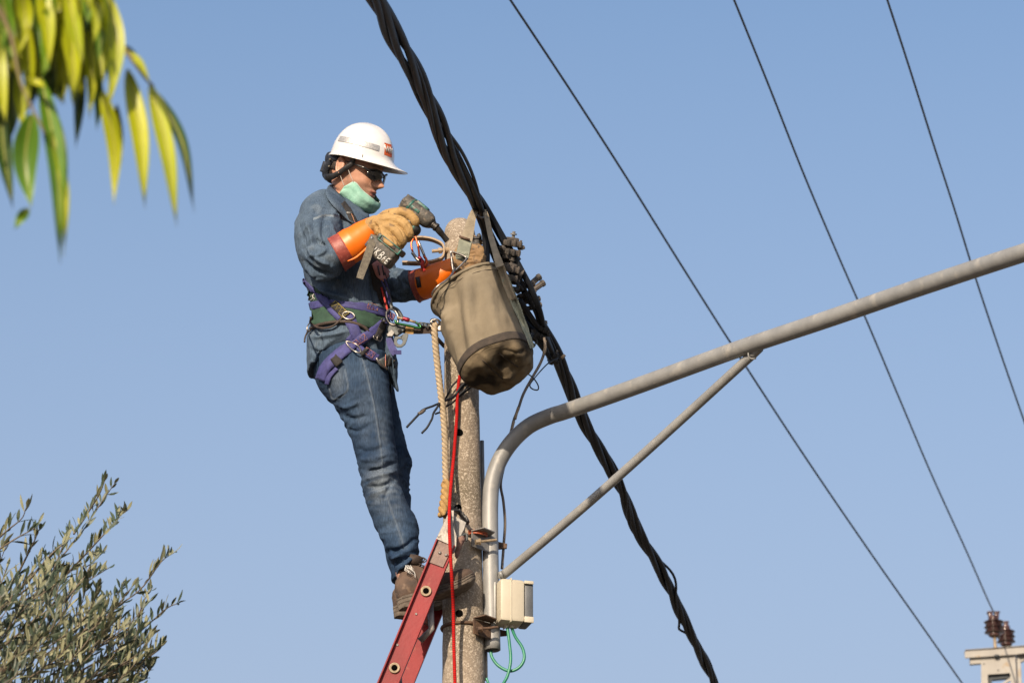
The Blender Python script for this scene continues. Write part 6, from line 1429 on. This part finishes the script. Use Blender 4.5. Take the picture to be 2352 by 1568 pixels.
def sprig(pl, r0, step=.016, dens=1.0):
    pts = PP(pl, 6); BR_.tube(pts, [r0, r0*.6, .0012], 6); acc = 0; N = len(pts)
    for i in range(1, N):
        seg = pts[i]-pts[i-1]; L = seg.length; t = seg.normalized(); a = acc
        while a < L:
            p = pts[i-1]+t*a
            f_ = i/N
            for sg in (-1, 1):
                if rnd.random() > dens: continue
                up_ = Vector((rnd.uniform(-.3, .25), rnd.uniform(-.5, .5), 1.0)); out_ = Vector((t.z, rnd.uniform(-.5, .5), -t.x))*sg
                d = t*rnd.uniform(.4, .9)+out_*rnd.uniform(.2, .85)+up_*rnd.uniform(.2, .85)
                oleaf(p, d, rnd.uniform(.034, .064)*(1 if f_ < .85 else .8), rnd.uniform(.0070, .0118), Vector((rnd.uniform(-1, 1), rnd.uniform(-.6, .6), rnd.uniform(-.5, .5))))
            a += step*rnd.uniform(.7, 1.4)
        acc = a-L
    oleaf(pts[-1], pts[-1]-pts[-3], .04, .010, Vector((1, 0, 0)))
for pl in ([(0, 1400), (110, 1310), (185, 1225), (235, 1150), (262, 1112)], [(170, 1225), (200, 1180), (228, 1135), (240, 1105)], [(60, 1410), (170, 1300), (240, 1225), (278, 1182), (292, 1172)], [(0, 1490), (110, 1400), (185, 1345), (215, 1325), (252, 1302)],
           [(130, 1490), (240, 1410), (320, 1355), (370, 1290), (400, 1268)], [(200, 1500), (300, 1440), (330, 1380), (345, 1350)], [(150, 1560), (270, 1490), (350, 1425), (385, 1395), (408, 1385)], [(180, 1570), (290, 1540), (360, 1495), (372, 1480)], [(-20, 1250), (20, 1215), (50, 1190), (60, 1165)], [(-30, 1280), (30, 1240), (75, 1215), (88, 1205)],
           [(40, 1320), (75, 1250), (90, 1215)], [(20, 1400), (60, 1330), (105, 1275)], [(90, 1380), (130, 1290), (148, 1240)], [(60, 1340), (120, 1270), (150, 1245), (160, 1215)], [(130, 1400), (190, 1330), (212, 1290), (235, 1270)], [(120, 1500), (200, 1420), (215, 1375), (222, 1350)], [(210, 1570), (300, 1520), (340, 1540), (345, 1530)], [(260, 1600), (310, 1570), (340, 1556)]):
    sprig([(x, y, YO+rnd.uniform(-.15, .15)) for x, y in pl], .0038, .031, .9)
for k in range(160):
    x = rnd.uniform(-130, 290); y_ = rnd.uniform(1330, 1680)
    lim = 1335+max(0, x-60)*.55
    if y_ < lim+30: y_ = lim+rnd.uniform(30, 160)
    L_2 = rnd.uniform(80, 150); a = R_(rnd.uniform(30, 72)); x1 = x+L_2*math.cos(a); y1 = y_-L_2*math.sin(a)
    yy = YO+rnd.uniform(-.45, .6); sprig([(x, y_, yy), ((x+x1)/2+6, (y_+y1)/2+5, yy+rnd.uniform(-.05, .05)), (x1, y1, yy+rnd.uniform(-.1, .1))], .0028, .026, .9)
for k in range(60):                # crown beyond the frame's left and bottom edge
    x = rnd.uniform(-620, -60); y_ = rnd.uniform(1250, 1900); L_2 = rnd.uniform(90, 170); a = R_(rnd.uniform(35, 130)); yy = YO+rnd.uniform(-.6, .7)
    sprig([(x, y_, yy), (x+L_2*.5*math.cos(a)+6, y_-L_2*.5*math.sin(a), yy), (x+L_2*math.cos(a), y_-L_2*math.sin(a), yy)], .003, .027, .8)
for ti, (tx, ty, r) in enumerate(((60, 1470, .012), (180, 1540, .012), (-60, 1400, .012), (260, 1580, .01), (100, 1600, .014), (-200, 1500, .014))):
    mb = MB(); mb.tube([Vector((-2.1, YO, 3.2)), P(tx*.4-160, ty+150, YO), P(tx-40, ty+60, YO), P(tx, ty, YO)], [.035, r*1.6, r, r*.5], 8); put(mb, 'limb', M['bark'], ot)
CRW = MB()
for q_, k_ in ((BR_, 0), (L1, 1), (L2, 2)): CRW.add(q_.v, q_.f, k_)
put(CRW, 'crown', [M['olive_twig'], M['olive1'], M['olive2']], ot)
